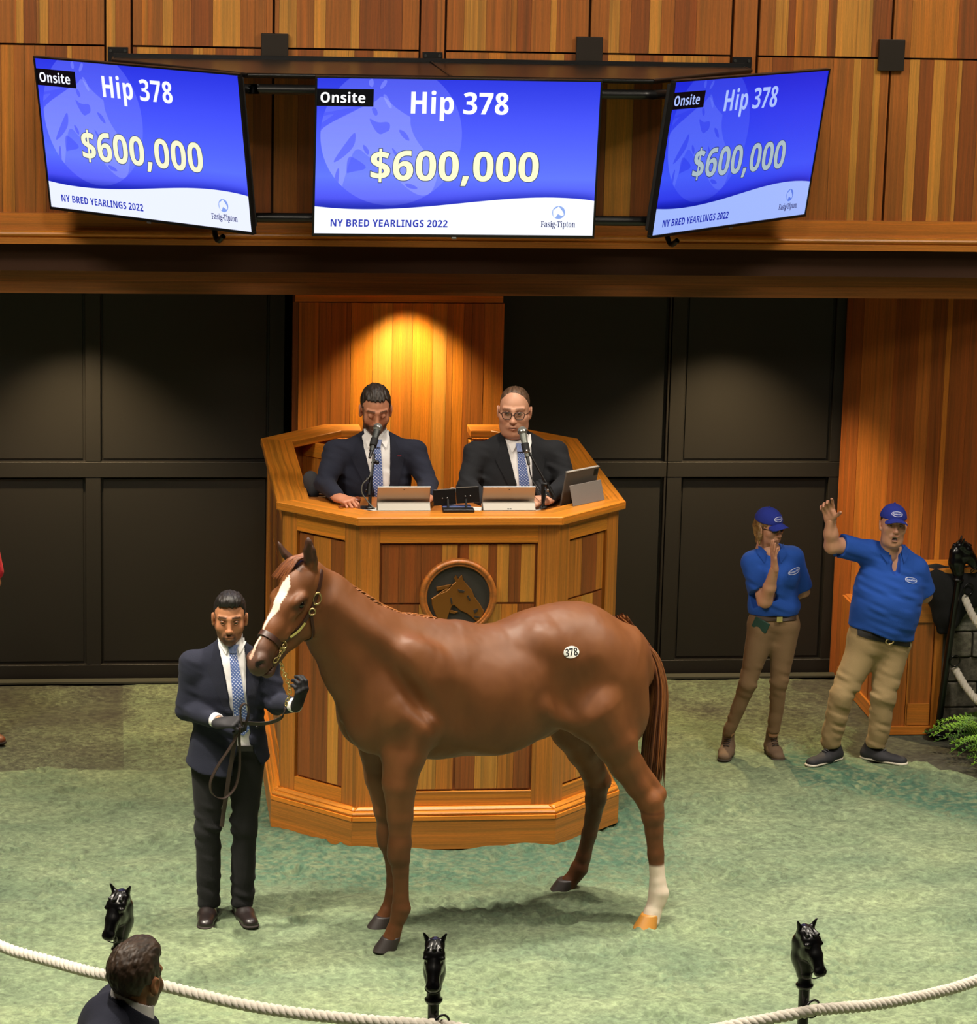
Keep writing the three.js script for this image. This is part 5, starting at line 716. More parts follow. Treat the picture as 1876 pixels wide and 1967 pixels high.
// handler in front of the stand
{
  const t = thing('person', 'man in a navy suit and black gloves holding the horse by its lead', 'person', [-1.3, 0.012, 1.06]);
  const J = { hipL: [-0.091, 0.9, -0.01], hipR: [0.103, 0.9, -0.01], shL: [-0.178, 1.345, -0.01], shR: [0.19, 1.35, 0.0], neck: [0.012, 1.452, -0.015], elL: [-0.205, 1.11, -0.01], wrL: [-0.035, 1.112, 0.24], cfL: [-0.085, 1.111, 0.165], elR: [0.250, 1.15, 0.04], wrR: [0.335, 1.215, 0.30], cfR: [0.316, 1.200, 0.24], knL: [-0.097, 0.48, 0.015], knR: [0.09, 0.48, 0.015], anL: [-0.09, 0.075, 0.0], anR: [0.082, 0.075, 0.0] };
  const w = [0.197, 0.178, 0.186, 0.16, 1.26, 0.238], M = headMatrix([0.008, 1.592, 0.012], -0.06, 0.10, 0, 1.05), ho = { s: 1.05, skin: SKIN.tan, hair: lin(0x15100d), beard: 0.82, goatee: 0.8, scalp: 0.85, gaze: [-0.35, -0.05], wide: 1.03, brow: 0.85 };
  bodyPart(t, bareLimbs(J, w, 0.66), M, ho, []);
  hairPart(t, M, { t: 0.007, top: 1.1, crest: 0.003, c0: lin(0x0c0a09), c1: lin(0x241e1b), amp: 0.003 }, 1.05);
  suitTop(t, J, { w, flat: 0.66, m: navy, seed: 5, cx: 0.03, shirtLow: 0.93, vz: 0.02, vL: [[1.5, -0.052], [1.40, -0.035], [1.10, 0.022], [0.95, 0.05], [0.84, 0.02]], vR: [[1.5, 0.072], [1.38, 0.088], [1.20, 0.092], [0.95, 0.118], [0.86, 0.155], [0.84, 0.17]], hem: [[0.3, 0.865], [0.14, 0.80], [0.02, 0.79], [-0.14, 0.815], [-0.23, 0.86]], knot: [0.022, 1.448], tie: { tip: [0.075, 1.0] }, lapTop: 1.47, lapLow: 1.08, cuff: 0.055 });
  legs(t, J, { r: [0.098, 0.066, 0.060], seat: 0.11, low: 0.055, top: [[1, 0.97], [-1, 0.97]], m: trouserBlack, seed: 7, fold: 0.009 });
  shoes({}, t, [[[-0.096, -0.006, 0.005], -0.10], [[0.086, -0.006, 0.005], 0.2]], shoeLeather, std(0x2a211c, 0.8), { len: 0.275, w: 0.048 });
  const G1 = new Field(), M1 = handMatrix([-0.047, 1.112, 0.245], [0.85, 0.18, 0.45], [-0.1, 0.75, 0.35]); handField(G1, M1, -1, { curl: [0.85, 0.9, 0.95, 1.0], thumb: [0.55, 0.75], grow: 0.002 }); part('glove', G1.mesh(0.004), gloveM, t);
  const G2 = new Field(), M2 = handMatrix([0.337, 1.222, 0.31], [0.22, 0.85, 0.35], [0.65, -0.1, 0.75]); handField(G2, M2, 1, { curl: [0.62, 0.68, 0.72, 0.75], thumb: [0.5, 0.8], grow: 0.002 }); part('glove', G2.mesh(0.004), gloveM, t);
  part('button', new THREE.SphereGeometry(0.008, 10, 8), black, t).position.set(0.145, 1.05, 0.115);
  part('belt', bx(0.08, 0.028, 0.008), beltM, t).position.set(0.085, 0.935, 0.112);
}

// the two men behind the counter of the stand
function podiumMan(o) {
  const t = thing('person', o.label, 'person', [o.x, 1.0, -0.75]); const J = o.J, w = o.w;
  bodyPart(t, bareLimbs(J, w, 0.68), o.M, o.head, o.hands); suitTop(t, J, o.suit);
  legs(t, J, { r: [0.10, 0.08, 0.07], seat: 0.13, low: 0.05, top: [[1, 0.75], [-1, 0.75]], m: trouserBlack }); shoes({}, t, [[[J.anL[0], 0.0, J.anL[2]], 0], [[J.anR[0], 0.0, J.anR[2]], 0]], shoeLeather, blackMatt); return t;
}
const seated = { hipL: [-0.1, 0.60, -0.05], hipR: [0.1, 0.60, -0.05], knL: [-0.12, 0.56, 0.28], knR: [0.12, 0.56, 0.28], anL: [-0.12, 0.09, 0.24], anR: [0.12, 0.09, 0.24] };
{
  const J = { ...seated, shL: [-0.218, 1.095, -0.01], shR: [0.228, 1.095, -0.01], neck: [0.004, 1.185, -0.015], elL: [-0.290, 0.945, 0.12], wrL: [-0.235, 0.928, 0.40], cfL: [-0.240, 0.93, 0.365], elR: [0.292, 0.945, 0.12], wrR: [0.265, 0.925, 0.40], cfR: [0.268, 0.927, 0.37] };
  const w = [0.19, 0.185, 0.21, 0.18], M = headMatrix([-0.002, 1.345, 0.02], 0.02, 0.30, 0, 1.08), ho = { s: 1.08, skin: SKIN.ruddy, hair: lin(0x1f1712), beard: 0.92, scalp: 0.8, shut: true, wide: 1.02 };
  const t = podiumMan({ label: 'bearded man in a navy suit speaking with lowered eyes into a microphone', x: -0.41, J, w, M, head: ho, hands: [[handMatrix([-0.232, 0.926, 0.405], [0.55, -0.02, 0.75], [-0.1, 1, 0.25]), -1, { curl: [0.75, 0.78, 0.8, 0.82], thumb: [0.55, 0.5], s: 1.03 }], [handMatrix([0.262, 0.924, 0.405], [-0.35, -0.03, 0.9], [0, 1, 0.1]), 1, { curl: [0.4, 0.42, 0.45, 0.5] }]],
    suit: { w, flat: 0.68, m: navy, seed: 15, cx: 0, shirtLow: 0.70, vz: 0.02, vL: [[1.24, -0.078], [1.14, -0.068], [0.9, -0.005], [0.75, 0.02]], vR: [[1.24, 0.082], [1.14, 0.080], [0.9, 0.075], [0.75, 0.06]], hem: [[1, 0.56], [-1, 0.56]], knot: [0.006, 1.165], tie: { tip: [0.012, 0.76] }, lapTop: 1.20, lapLow: 0.8, collar: 0.05 } });
  hairPart(t, M, { t: 0.008, top: 1.4, c0: lin(0x17120e), c1: lin(0x3a2e24), c2: lin(0x4a4038), grey: 0.35, amp: 0.003 }, 1.08);
  part('buttonhole', bx(0.02, 0.004, 0.003), std(0x8a2030, 0.8), t).position.set(0.128, 1.105, 0.128);
}
{
  const J = { ...seated, shL: [-0.222, 1.09, -0.01], shR: [0.232, 1.095, -0.01], neck: [0.002, 1.175, -0.01], elL: [-0.285, 0.93, 0.10], wrL: [-0.20, 0.88, 0.38], cfL: [-0.205, 0.885, 0.34], elR: [0.290, 0.95, 0.10], wrR: [0.125, 0.915, 0.42], cfR: [0.145, 0.92, 0.385] };
  const w = [0.215, 0.215, 0.225, 0.185], M = headMatrix([-0.012, 1.338, 0.02], -0.20, 0.06, 0, 1.10), ho = { s: 1.10, skin: SKIN.fair, hair: lin(0x33231a), jowl: 1, wide: 1.1, gaze: [-0.7, 0], brow: 0.45, iris: 0x2a2a26 };
  const t = podiumMan({ label: 'balding man with dark glasses in a black suit watching from the stand', x: 0.39, J, w, M, head: ho, hands: [[handMatrix([-0.198, 0.878, 0.385], [0.3, -0.05, 0.9], [0, 1, 0.1]), -1, { curl: [0.4, 0.42, 0.45, 0.5] }], [handMatrix([0.120, 0.915, 0.425], [-0.75, 0.05, 0.5], [0.1, 0.9, 0.45]), 1, { curl: [0.55, 0.6, 0.62, 0.65], thumb: [0.6, 0.5], s: 1.04 }]],
    suit: { w, flat: 0.7, m: charcoal, seed: 25, cx: 0, shirtLow: 0.70, vz: 0.02, vL: [[1.24, -0.075], [1.14, -0.055], [0.9, 0.005], [0.75, 0.03]], vR: [[1.24, 0.075], [1.14, 0.082], [0.9, 0.085], [0.75, 0.07]], hem: [[1, 0.56], [-1, 0.56]], knot: [0.016, 1.145], tie: { tip: [0.062, 0.76] }, lapTop: 1.19, lapLow: 0.82, collar: 0.045 } });
  hairPart(t, M, { t: 0.003, top: 0.6, c0: lin(0x3a2a1e), c1: lin(0x6a4e38), fy: 0.120, fz: -0.2, fx: 0.070, sideY: -0.02, z0: 0.02, amp: 0.002, low: -0.01 }, 1.10);
  // glasses: rounded rims, bridge, temples, clear lenses
  const G = new THREE.Group(); G.name = 'glasses'; t.add(G); M.decompose(G.position, G.quaternion, G.scale); const fr = std(0x14110f, 0.35);
  for (const s of [-1, 1]) { const q = [[-0.022, 0.014], [0, 0.0165], [0.022, 0.014], [0.0245, 0.0], [0.018, -0.016], [0, -0.020], [-0.018, -0.016], [-0.0245, 0.0]].map(([x, y]) => [s * 0.0325 + x, 0.003 + y, 0.105 - Math.abs(x + s * 0.0325) * 0.22]); part('rim', tube(q, 0.0021, 48, 6, true), fr, G); part('lens', moved(new THREE.CylinderGeometry(0.0215, 0.0215, 0.001, 24).rotateX(Math.PI / 2), s * 0.0325, 0.001, 0.0985, 0, s * 0.22, 0), new THREE.MeshPhysicalMaterial({ color: 0xffffff, roughness: 0.03, transmission: 1, thickness: 0 }), G); part('temple', tube([[s * 0.057, 0.008, 0.092], [s * 0.074, 0.009, 0.06], [s * 0.082, 0.010, 0.0]], 0.002, 10, 6), fr, G); }
  part('bridge', tube([[-0.009, 0.006, 0.103], [0, 0.009, 0.1075], [0.009, 0.006, 0.103]], 0.002, 8, 6), fr, G);
}
// baseball cap: dome, peak, button, badge
function cap(parent, M, s, badge) {
  const g = new THREE.Group(); g.name = 'cap'; parent.add(g); const F = new Field(); F.at(M, s); F.ell([0, 0.048, -0.010], [0.0845, 0.092, 0.105], [0, 0, 0], 0.01); F.fn((x, y, z) => 0.050 - 0.06 * z - y, 0, 0.003); F.at(null, 1); part('crown', F.mesh(0.004), capM, g);
  const B = new Field(); B.at(M, s); B.grow(V(0, 0.04, 0.12).applyMatrix4(M).toArray(), 0.11); B.fn((x, y, z) => Math.max((Math.hypot(x / 0.074, (z - 0.085) / 0.074) - 1) * 0.07, Math.abs(y - (0.058 - 6.5 * x * x - 0.22 * Math.max(0, z - 0.07))) * 0.75 - 0.002, 0.062 - z), 1, 0.001); B.at(null, 1); part('peak', B.mesh(0.0032), capM, g);
  const bt = part('button', new THREE.SphereGeometry(0.008, 10, 8), capM, g); bt.position.copy(V(0, 0.141, -0.01).applyMatrix4(M));
  if (badge) { const fo = V(0, 0, -1).transformDirection(M); part('badge', patch(F, (u, v) => { const a = V((u - 0.5) * 0.075, 0.083 + (v - 0.5) * 0.036, 0.25).applyMatrix4(M); return [a.x, a.y, a.z]; }, [fo.x, fo.y, fo.z], 12, 8, 0.0008, 0.001), badge, g); }
  return F;
}
const badgeFor = (bg) => std(0xffffff, 0.8, { map: labelTex(256, 110, (g) => { g.fillStyle = bg; g.fillRect(0, 0, 256, 110); g.strokeStyle = '#e8ecf5'; g.lineWidth = 8; g.beginPath(); g.ellipse(128, 55, 116, 44, 0, 0, 7); g.stroke(); g.fillStyle = '#e8ecf5'; g.font = 'bold 40px serif'; g.textAlign = 'center'; g.fillText('Thomas Sales', 128, 69, 204); }) });
const badgeM = badgeFor('#1b4fae'), capBadgeM = badgeFor('#1d2f92');
// polo shirt on a trunk field, with sleeves, collar, placket and chest badge
function polo(t, J, o) {
  const K = new Field(); trunk(K, J, o.w, o.flat, o.fwd ?? [0, 0, 1], o.sh ?? 0.062); for (const q of o.more ?? []) K.ell(...q); for (const s of ['L', 'R']) K.cap(J['sh' + s], J['sl' + s], o.sl ?? 0.066, (o.sl ?? 0.066) * 0.98, 0.04);
  for (const s of ['L', 'R']) { const a = V(...J['sh' + s]), b = V(...J['sl' + s]), d = b.clone().sub(a).normalize(); K.fn((x, y, z) => { const q = (x - b.x) * d.x + (y - b.y) * d.y + (z - b.z) * d.z, r = Math.hypot(x - b.x - d.x * q, y - b.y - d.y * q, z - b.z - d.z * q); return Math.max(-q, r - 0.095, q - 0.09); }, -1, 0.004); }
  K.fn((x, y, z) => pw(o.hem, -x) - y, 0, 0.008); { const n = J.neck; K.cut([n[0], n[1] + 0.05, n[2] + 0.03], [0.058, 0.075, 0.075], [0.5, 0, 0], 0.006); if (o.vneck) K.cut([n[0] + o.vneck, n[1] - 0.01, n[2] + 0.13], [0.034, 0.11, 0.08], [0.15, 0, 0], 0.005); }
  K.disp = creases(o.seed, 0.007, o.folds, 0.0025); part('polo_shirt', K.mesh(0.0075), royal, t);
  const C = new Field(); trunk(C, J, o.w.map((v) => v), o.flat, o.fwd ?? [0, 0, 1], 0.064); C.cap([J.neck[0], J.neck[1] - 0.01, J.neck[2]], [J.neck[0], J.neck[1] + 0.07, J.neck[2] + 0.005], 0.064, 0.06, 0.02); const n = J.neck;
  for (const s of [-1, 1]) part('collar', patch(C, (u, v) => { const a = [n[0] + s * 0.072, n[1] + 0.045], b = [n[0] + s * 0.035, n[1] + 0.012], c = [n[0] + s * 0.088, n[1] - 0.004], d = [n[0] + s * 0.048, n[1] - 0.055]; return [lerp(lerp(b[0], a[0], u), lerp(d[0], c[0], u), v) + (o.cshift ?? 0), lerp(lerp(b[1], a[1], u), lerp(d[1], c[1], u), v), 1]; }, [0, 0, -1], 8, 6, 0.004, 0.005), royal, t);
  part('badge', patch(K, (u, v) => [o.badge[0] + (u - 0.5) * 0.088, o.badge[1] + (v - 0.5) * 0.036 + (u - 0.5) * (o.badge[2] ?? 0), 1], [0, 0, -1], 14, 6, 0.0012, 0.0012), badgeM, t); return K;
}
// woman clapping beside the door
{
  const t = thing('person', 'woman in a blue polo and cap holding up her hand to clap', 'person', [2.05, 0.01, -1.68]);
  const J = { hipL: [0.022, 0.80, 0], hipR: [0.165, 0.80, 0], shL: [-0.055, 1.215, 0], shR: [0.195, 1.245, -0.01], neck: [0.052, 1.285, -0.005], elL: [0.010, 1.01, 0.11], slL: [-0.018, 1.065, 0.075], wrL: [0.032, 1.225, 0.22], elR: [0.290, 1.02, -0.06], slR: [0.282, 1.04, -0.055], wrR: [0.19, 0.93, -0.16], knL: [-0.065, 0.455, 0.05], knR: [0.138, 0.465, 0.03], anL: [-0.156, 0.14, 0], anR: [0.125, 0.13, 0.0] };
  const w = [0.155, 0.145, 0.158, 0.13], M = headMatrix([0.036, 1.438, 0.015], 0.55, 0.08, 0.06, 0.90), ho = { s: 0.90, skin: SKIN.fair, hair: lin(0x8a6a44), brow: 0.4, wide: 0.95, gaze: [0.3, -0.2], iris: 0x2a2018 };
  const A = new Field(); A.chain([[-0.005, 1.04, 0.09, 0.044], [0.010, 1.005, 0.11, 0.043], [0.022, 1.10, 0.16, 0.038], [0.034, 1.23, 0.22, 0.027]], 0.02); const A2 = new Field(); A2.chain([[0.278, 1.06, -0.06, 0.04], [0.275, 1.03, -0.08, 0.036], [0.19, 0.93, -0.16, 0.026]], 0.02);
  bodyPart(t, bareLimbs(J, w, 0.66), M, ho, [[handMatrix([0.034, 1.235, 0.222], [-0.16, 1, 0.22], [-0.95, -0.1, 0.2]), -1, { curl: [0.06, 0.06, 0.07, 0.1], thumb: [0.45, 0.2], spread: 0.04, s: 0.95 }], [handMatrix([0.19, 0.93, -0.16], [-0.5, -0.6, -0.1], [0, 0, -1]), 1, { s: 0.95 }]], [[A, 0.006], [A2, 0.006]]);
  hairPart(t, M, { t: 0.006, c0: lin(0x5a4028), c1: lin(0xa8844f), face: [0, -0.035, 0.085], faceR: [0.070, 0.115, 0.085], long: true, low: -0.085, amp: 0.004, extra: (F) => { for (const s of [-1, 1]) { F.chain([[s * 0.078, 0.02, -0.01, 0.016], [s * 0.083, -0.05, -0.005, 0.015], [s * 0.078, -0.105, 0.0, 0.008]], 0.015); } F.cap([0, -0.01, -0.09], [0, -0.11, -0.075], 0.05, 0.035, 0.03); } }, 0.90);
  cap(t, M, 0.92, capBadgeM); const sh = new Field(); sh.at(M, 0.90); for (const s of [-1, 1]) sh.ell([s * 0.032, 0.008, 0.093], [0.026, 0.017, 0.008], [0, s * 0.3, 0], 0.004); sh.cap([-0.01, 0.013, 0.099], [0.01, 0.013, 0.099], 0.003, 0.003, 0.003); for (const s of [-1, 1]) sh.cap([s * 0.055, 0.012, 0.082], [s * 0.084, 0.012, -0.005], 0.0028, 0.0028, 0.003); sh.at(null, 1); part('sunglasses', sh.mesh(0.003), std(0x0b0909, 0.15), t);
  polo(t, J, { w, flat: 0.66, seed: 31, sl: 0.062, hem: [[0.3, 0.895], [-0.5, 0.895]], folds: [[[0.1, 0.95, 0.08], 0.2], [[0.0, 1.15, 0.05], 0.15], [J.slL, 0.12]], more: [[[0.10, 0.945, 0.0], [0.155, 0.075, 0.105], [0, 0, 0], 0.04], [[0.025, 1.13, 0.075], [0.06, 0.06, 0.05], [0, 0, 0], 0.05], [[0.165, 1.15, 0.07], [0.06, 0.06, 0.05], [0, 0, 0], 0.05]], badge: [0.185, 1.185, 0.02], vneck: 0.02 });
  const [, L] = legs(t, J, { r: [0.088, 0.054, 0.038], seat: 0.098, low: 0.135, top: [[1, 0.925], [-1, 0.925]], m: tan, seed: 41, fold: 0.006 });
  part('belt', patch(L, (u, v) => [0.095 + (u - 0.5) * 0.24, 0.885 + (v - 0.5) * 0.03, 1], [0, 0, -1], 20, 2, 0.002, 0.004), std(0x3a2a1c, 0.6), t); part('belt_buckle', bx(0.035, 0.032, 0.006), brass, t).position.set(0.105, 0.885, 0.108);
  const ph = part('pocket_phone', bx(0.1, 0.07, 0.01, 'v', 0, 0, 0.003), std(0x1c4038, 0.6), t); ph.position.set(-0.005, 0.845, 0.085); ph.rotation.set(0.1, -0.5, -0.35);
  shoes({}, t, [[[-0.165, 0.0, 0.01], -0.32], [[0.122, 0.0, 0.01], 0.05]], std(0x66523f, 0.85), std(0x3a3128, 0.8), { len: 0.25, w: 0.046, h: 0.11, lace: 0.6 });
}
// man shouting with one arm raised
{
  const t = thing('person', 'man in a blue polo and cap shouting with one arm raised', 'person', [2.62, 0.01, -1.52]);
  const J = { hipL: [0.068, 0.745, 0], hipR: [0.235, 0.735, 0], shL: [0.058, 1.315, 0.0], shR: [0.355, 1.205, -0.01], neck: [0.200, 1.325, 0.0], elL: [-0.195, 1.375, 0.09], slL: [-0.135, 1.370, 0.06], wrL: [-0.222, 1.535, 0.13], elR: [0.438, 1.03, -0.06], slR: [0.428, 1.05, -0.045], wrR: [0.33, 0.93, -0.2], knL: [-0.078, 0.43, 0.05], knR: [0.185, 0.435, 0.05], anL: [-0.122, 0.125, 0], anR: [0.165, 0.11, 0.0] };
  const w = [0.205, 0.205, 0.205, 0.165], M = headMatrix([0.185, 1.492, 0.045], -0.02, -0.10, -0.08, 0.95), ho = { s: 0.95, skin: SKIN.fair, hair: lin(0x3a261a), open: 0.016, wide: 1.1, jowl: 0.6, stubble: 0.12, gaze: [-0.2, -0.1] };
  const A = new Field(); A.chain([[-0.12, 1.371, 0.055, 0.050], [-0.195, 1.378, 0.09, 0.047], [-0.212, 1.46, 0.115, 0.042], [-0.223, 1.545, 0.132, 0.029]], 0.02); const A2 = new Field(); A2.chain([[0.425, 1.06, -0.04, 0.05], [0.436, 1.03, -0.06, 0.045], [0.33, 0.93, -0.2, 0.03]], 0.02);
  bodyPart(t, bareLimbs(J, w, 0.74), M, ho, [[handMatrix([-0.223, 1.545, 0.132], [-0.28, 1, 0.2], [0.35, 0.25, -1]), -1, { curl: [0.3, 0.5, 0.58, 0.62], thumb: [0.95, 0.35], spread: 0.1, s: 1.02 }], [handMatrix([0.33, 0.93, -0.2], [-0.8, -0.2, -0.1], [0, 0, -1]), 1, {}]], [[A, 0.006], [A2, 0.006]]);
  hairPart(t, M, { t: 0.004, top: 0.5, c0: lin(0x20140e), c1: lin(0x3c2a1e), face: [0, -0.03, 0.085], faceR: [0.074, 0.115, 0.083], amp: 0.002 }, 0.95); cap(t, M, 0.97, capBadgeM);
  polo(t, J, { w, flat: 0.74, seed: 51, sh: 0.068, sl: 0.074, hem: [[0.1, 0.862], [-0.05, 0.852], [-0.20, 0.80], [-0.35, 0.765]], folds: [[[0.12, 1.15, 0.12], 0.28], [[0.3, 1.1, 0.1], 0.2], [[0.2, 0.85, 0.1], 0.2], [J.slL, 0.15]], more: [[[0.185, 1.0, 0.035], [0.195, 0.20, 0.17], [0, 0, 0], 0.06], [[0.160, 0.86, 0.01], [0.185, 0.10, 0.15], [0, 0, 0.25], 0.05]], badge: [0.296, 1.17, -0.02], vneck: 0.005, cshift: 0.0 });
  const [, L] = legs(t, J, { r: [0.108, 0.076, 0.064], seat: 0.142, low: 0.085, top: [[0.1, 0.87], [-0.05, 0.862], [-0.20, 0.812], [-0.35, 0.775]], m: khaki, seed: 61, fold: 0.011 });
  part('belt', patch(L, (u, v) => [0.155 + (u - 0.5) * 0.32, lerp(0.835, 0.762, u) + (v - 0.5) * 0.034, 1], [0, 0, -1], 24, 2, 0.003, 0.005), beltM, t); part('belt_buckle', new THREE.TorusGeometry(0.018, 0.004, 6, 14).scale(1.3, 0.9, 1), brass, t).position.set(0.175, 0.795, 0.155);
  shoes({}, t, [[[-0.118, 0.0, 0.01], -0.95], [[0.162, 0.0, 0.0], 0.95]], std(0x26262b, 0.75), std(0xcfc8b8, 0.8), { len: 0.285, w: 0.047, lace: 0.4, laceM: std(0x55555c, 0.8) });
}
// bidder seen from behind at the rope
{
  const t = thing('person', 'man with brown hair seen from behind at the rope, in a navy suit', 'person', [-1.815, -0.04, 6.0]), yaw = Math.PI - 0.62;
  const J = { hipL: [-0.13, 0.9, 0.1], hipR: [-0.1, 0.9, -0.1], shL: [-0.115, 1.445, 0.18], shR: [-0.055, 1.455, -0.18], neck: [-0.012, 1.525, 0.01], elL: [-0.15, 1.12, 0.23], wrL: [-0.06, 0.88, 0.22], cfL: [-0.068, 0.90, 0.22], elR: [-0.08, 1.12, -0.23], wrR: [0.0, 0.88, -0.22], cfR: [-0.008, 0.90, -0.22], knL: [-0.1, 0.48, 0.1], knR: [-0.08, 0.48, -0.1], anL: [-0.12, 0.08, 0.1], anR: [-0.1, 0.08, -0.1] };
  const w = [0.18, 0.17, 0.185, 0.16], fwd = [0.96, 0, -0.28], M = headMatrix([0.012, 1.612, 0.0], yaw, 0.05, 0, 1.06), ho = { s: 1.06, skin: SKIN.tan, hair: lin(0x1a120d), beard: 0.85, scalp: 0.7, gaze: [0, 0] };
  bodyPart(t, bareLimbs(J, w, 0.66), M, ho, [[handMatrix(J.wrL, [0, -1, 0], [-1, 0, 0]), 1, {}], [handMatrix(J.wrR, [0, -1, 0], [1, 0, 0]), -1, {}]]);
  hairPart(t, M, { t: 0.012, top: 1.3, crest: 0.012, c0: lin(0x20160f), c1: lin(0x463322), nape: 0.1, low: -0.09, amp: 0.003 }, 1.06);
  const K = new Field(); trunk(K, J, w, 0.66, fwd, 0.068); for (const s of ['L', 'R']) arm(K, J['sh' + s], J['el' + s], J['cf' + s], [0.067, 0.056, 0.046], 0.04); K.fn((x, y, z) => 0.8 - y, 0, 0.006); K.cut([J.neck[0] + fwd[0] * 0.02, J.neck[1] + 0.06, J.neck[2] + fwd[2] * 0.02], [0.064, 0.075, 0.064], [0, 0, 0], 0.006); K.disp = creases(71, 0.005, [[J.elL, 0.16], [J.elR, 0.16]], 0.002); part('jacket', K.mesh(0.008), navy, t);
  const ring = (name, y0, h, r0, r1, m, tilt) => { const B = new Field(), n = J.neck; B.cap([n[0], n[1] + y0 - 0.05, n[2]], [n[0] + fwd[0] * 0.012, n[1] + y0 + h, n[2] + fwd[2] * 0.012], r0, r1, 0.01); B.cap([n[0], n[1] - 0.2, n[2]], [n[0] + fwd[0] * 0.03, n[1] + 0.3, n[2] + fwd[2] * 0.03], r1 - 0.006, r1 - 0.006, 0.003, undefined, -1); B.fn((x, y, z) => y - (n[1] + y0 + h - ((x - n[0]) * fwd[0] + (z - n[2]) * fwd[2]) * tilt), 0, 0.003); part(name, B.mesh(0.0045), m, t); };
  ring('shirt_collar', -0.01, 0.052, 0.088, 0.076, shirtWhite, 0.5); ring('jacket_collar', -0.03, 0.046, 0.110, 0.087, navy, 0.75);
  legs(t, J, { r: [0.11, 0.082, 0.07], seat: 0.12, low: 0.055, top: [[1, 0.95], [-1, 0.95]], m: trouserBlack }); shoes({}, t, [[[-0.11, 0.04, 0.1], 1.6], [[-0.09, 0.04, -0.1], 1.75]], shoeLeather, blackMatt);
}
// person in red mostly beyond the edge of the picture
{
  const t = thing('person', 'person in a red short-sleeved shirt and brown shoes cut off by the picture edge', 'person', [-2.78, 0.01, -2.2]);
  const J = { hipL: [-0.1, 0.82, 0], hipR: [0.08, 0.82, 0], shL: [-0.2, 1.27, 0], shR: [0.14, 1.27, 0.0], neck: [-0.03, 1.32, -0.01], elL: [-0.24, 1.0, 0.0], slL: [-0.235, 1.06, 0], wrL: [-0.2, 0.78, 0.1], elR: [0.185, 0.99, 0.02], slR: [0.18, 1.06, 0.012], wrR: [0.10, 0.80, 0.16], knL: [-0.1, 0.44, 0], knR: [0.09, 0.44, 0], anL: [-0.1, 0.08, 0], anR: [0.12, 0.08, 0] };
  const w = [0.16, 0.155, 0.17, 0.15], M = headMatrix([-0.03, 1.47, 0.0], 0.1, 0, 0, 1), ho = { s: 1, skin: SKIN.tan, hair: lin(0x1a120d) };
  bodyPart(t, bareLimbs(J, w, 0.66), M, ho, [[handMatrix(J.wrL, [0, -1, 0.2], [-1, 0, 0]), -1, {}], [handMatrix(J.wrR, [-0.3, -0.8, 0.3], [1, 0, 0]), 1, {}]]); hairPart(t, M, {}, 1);
  const K = new Field(); trunk(K, J, w, 0.66); for (const s of ['L', 'R']) K.cap(J['sh' + s], J['sl' + s], 0.06, 0.06, 0.04); K.fn((x, y, z) => 0.78 - y, 0, 0.006); part('shirt', K.mesh(0.01), cloth(0xb0182c), t); legs(t, J, { r: [0.1, 0.075, 0.065], seat: 0.11, low: 0.055, top: [[1, 0.85], [-1, 0.85]], m: cloth(0x2a2622) }); shoes({}, t, [[[-0.1, 0, 0], -0.2], [[0.125, 0, -0.01], 0.55]], std(0x6a3c24, 0.5), std(0x1c130e, 0.8));
}

// ------------------------------------------------------------------ things on the counter
function mic(name, label, headP, bodyEnd, parts_) {
  const t = thing(name, label, 'microphone', parts_.base), b = parts_.base, L = (p) => p.map((v, i) => v - b[i]), h = L(headP), e = L(bodyEnd), d = V(e[0] - h[0], e[1] - h[1], e[2] - h[2]).normalize(), at = (q) => [h[0] + d.x * q, h[1] + d.y * q, h[2] + d.z * q];
  const g = part('grille', new THREE.SphereGeometry(0.027, 24, 18), std(0x8d8f88, 0.45, { metalness: 0.6, bumpMap: GRIT, bumpScale: 0.002 }), t); g.position.set(...h);
  part('grille_band', rod(at(0.0), at(0.008), 0.0285, 0.0285, 24), steel, t); part('barrel', rod(at(0.02), at(0.155), 0.021, 0.0125, 20), std(parts_.body ?? 0x3a3d3c, 0.4, { metalness: 0.4 }), t); part('plug', rod(at(0.155), at(0.2), 0.0095, 0.008), black, t); part('clip', rod(at(0.075), at(0.12), 0.022, 0.021, 20), blackMatt, t);
  for (const [n, a, c, r] of parts_.rods) part(n, rod(L(a), L(c), r), black, t);
  for (const [p, r] of parts_.knobs) part('knob', new THREE.SphereGeometry(r, 10, 8), parts_.knobM ?? black, t).position.set(...L(p));
  part('cable', tube(parts_.cable.map(L), 0.0035, 60, 6), parts_.cableM ?? black, t); part('foot', lathe([[0, 0], [0.024, 0], [0.022, 0.008], [0.014, 0.014], [0, 0.014]], 20), black, t); return t;
}
mic('microphone', 'grey microphone on a black stand in front of the bearded man', [-0.421, 2.297, -0.455], [-0.444, 2.235, -0.40], { base: [-0.478, 1.889, -0.23], rods: [['stand_pole', [-0.478, 1.892, -0.23], [-0.470, 2.06, -0.285], 0.0095], ['stand_pole', [-0.470, 2.03, -0.275], [-0.448, 2.17, -0.355], 0.008], ['swivel', [-0.462, 2.12, -0.33], [-0.438, 2.135, -0.335], 0.011], ['clamp', [-0.475, 2.02, -0.272], [-0.48, 1.96, -0.25], 0.014]], knobs: [[[-0.492, 2.045, -0.275], 0.008], [[-0.497, 1.985, -0.255], 0.008], [[-0.432, 2.128, -0.325], 0.012]], cable: [[-0.452, 2.17, -0.37], [-0.462, 2.12, -0.31], [-0.478, 2.06, -0.27], [-0.515, 2.02, -0.26], [-0.520, 1.975, -0.25], [-0.495, 1.935, -0.24], [-0.468, 1.905, -0.22], [-0.452, 1.895, -0.205]], cableM: std(0x55564f, 0.6) });
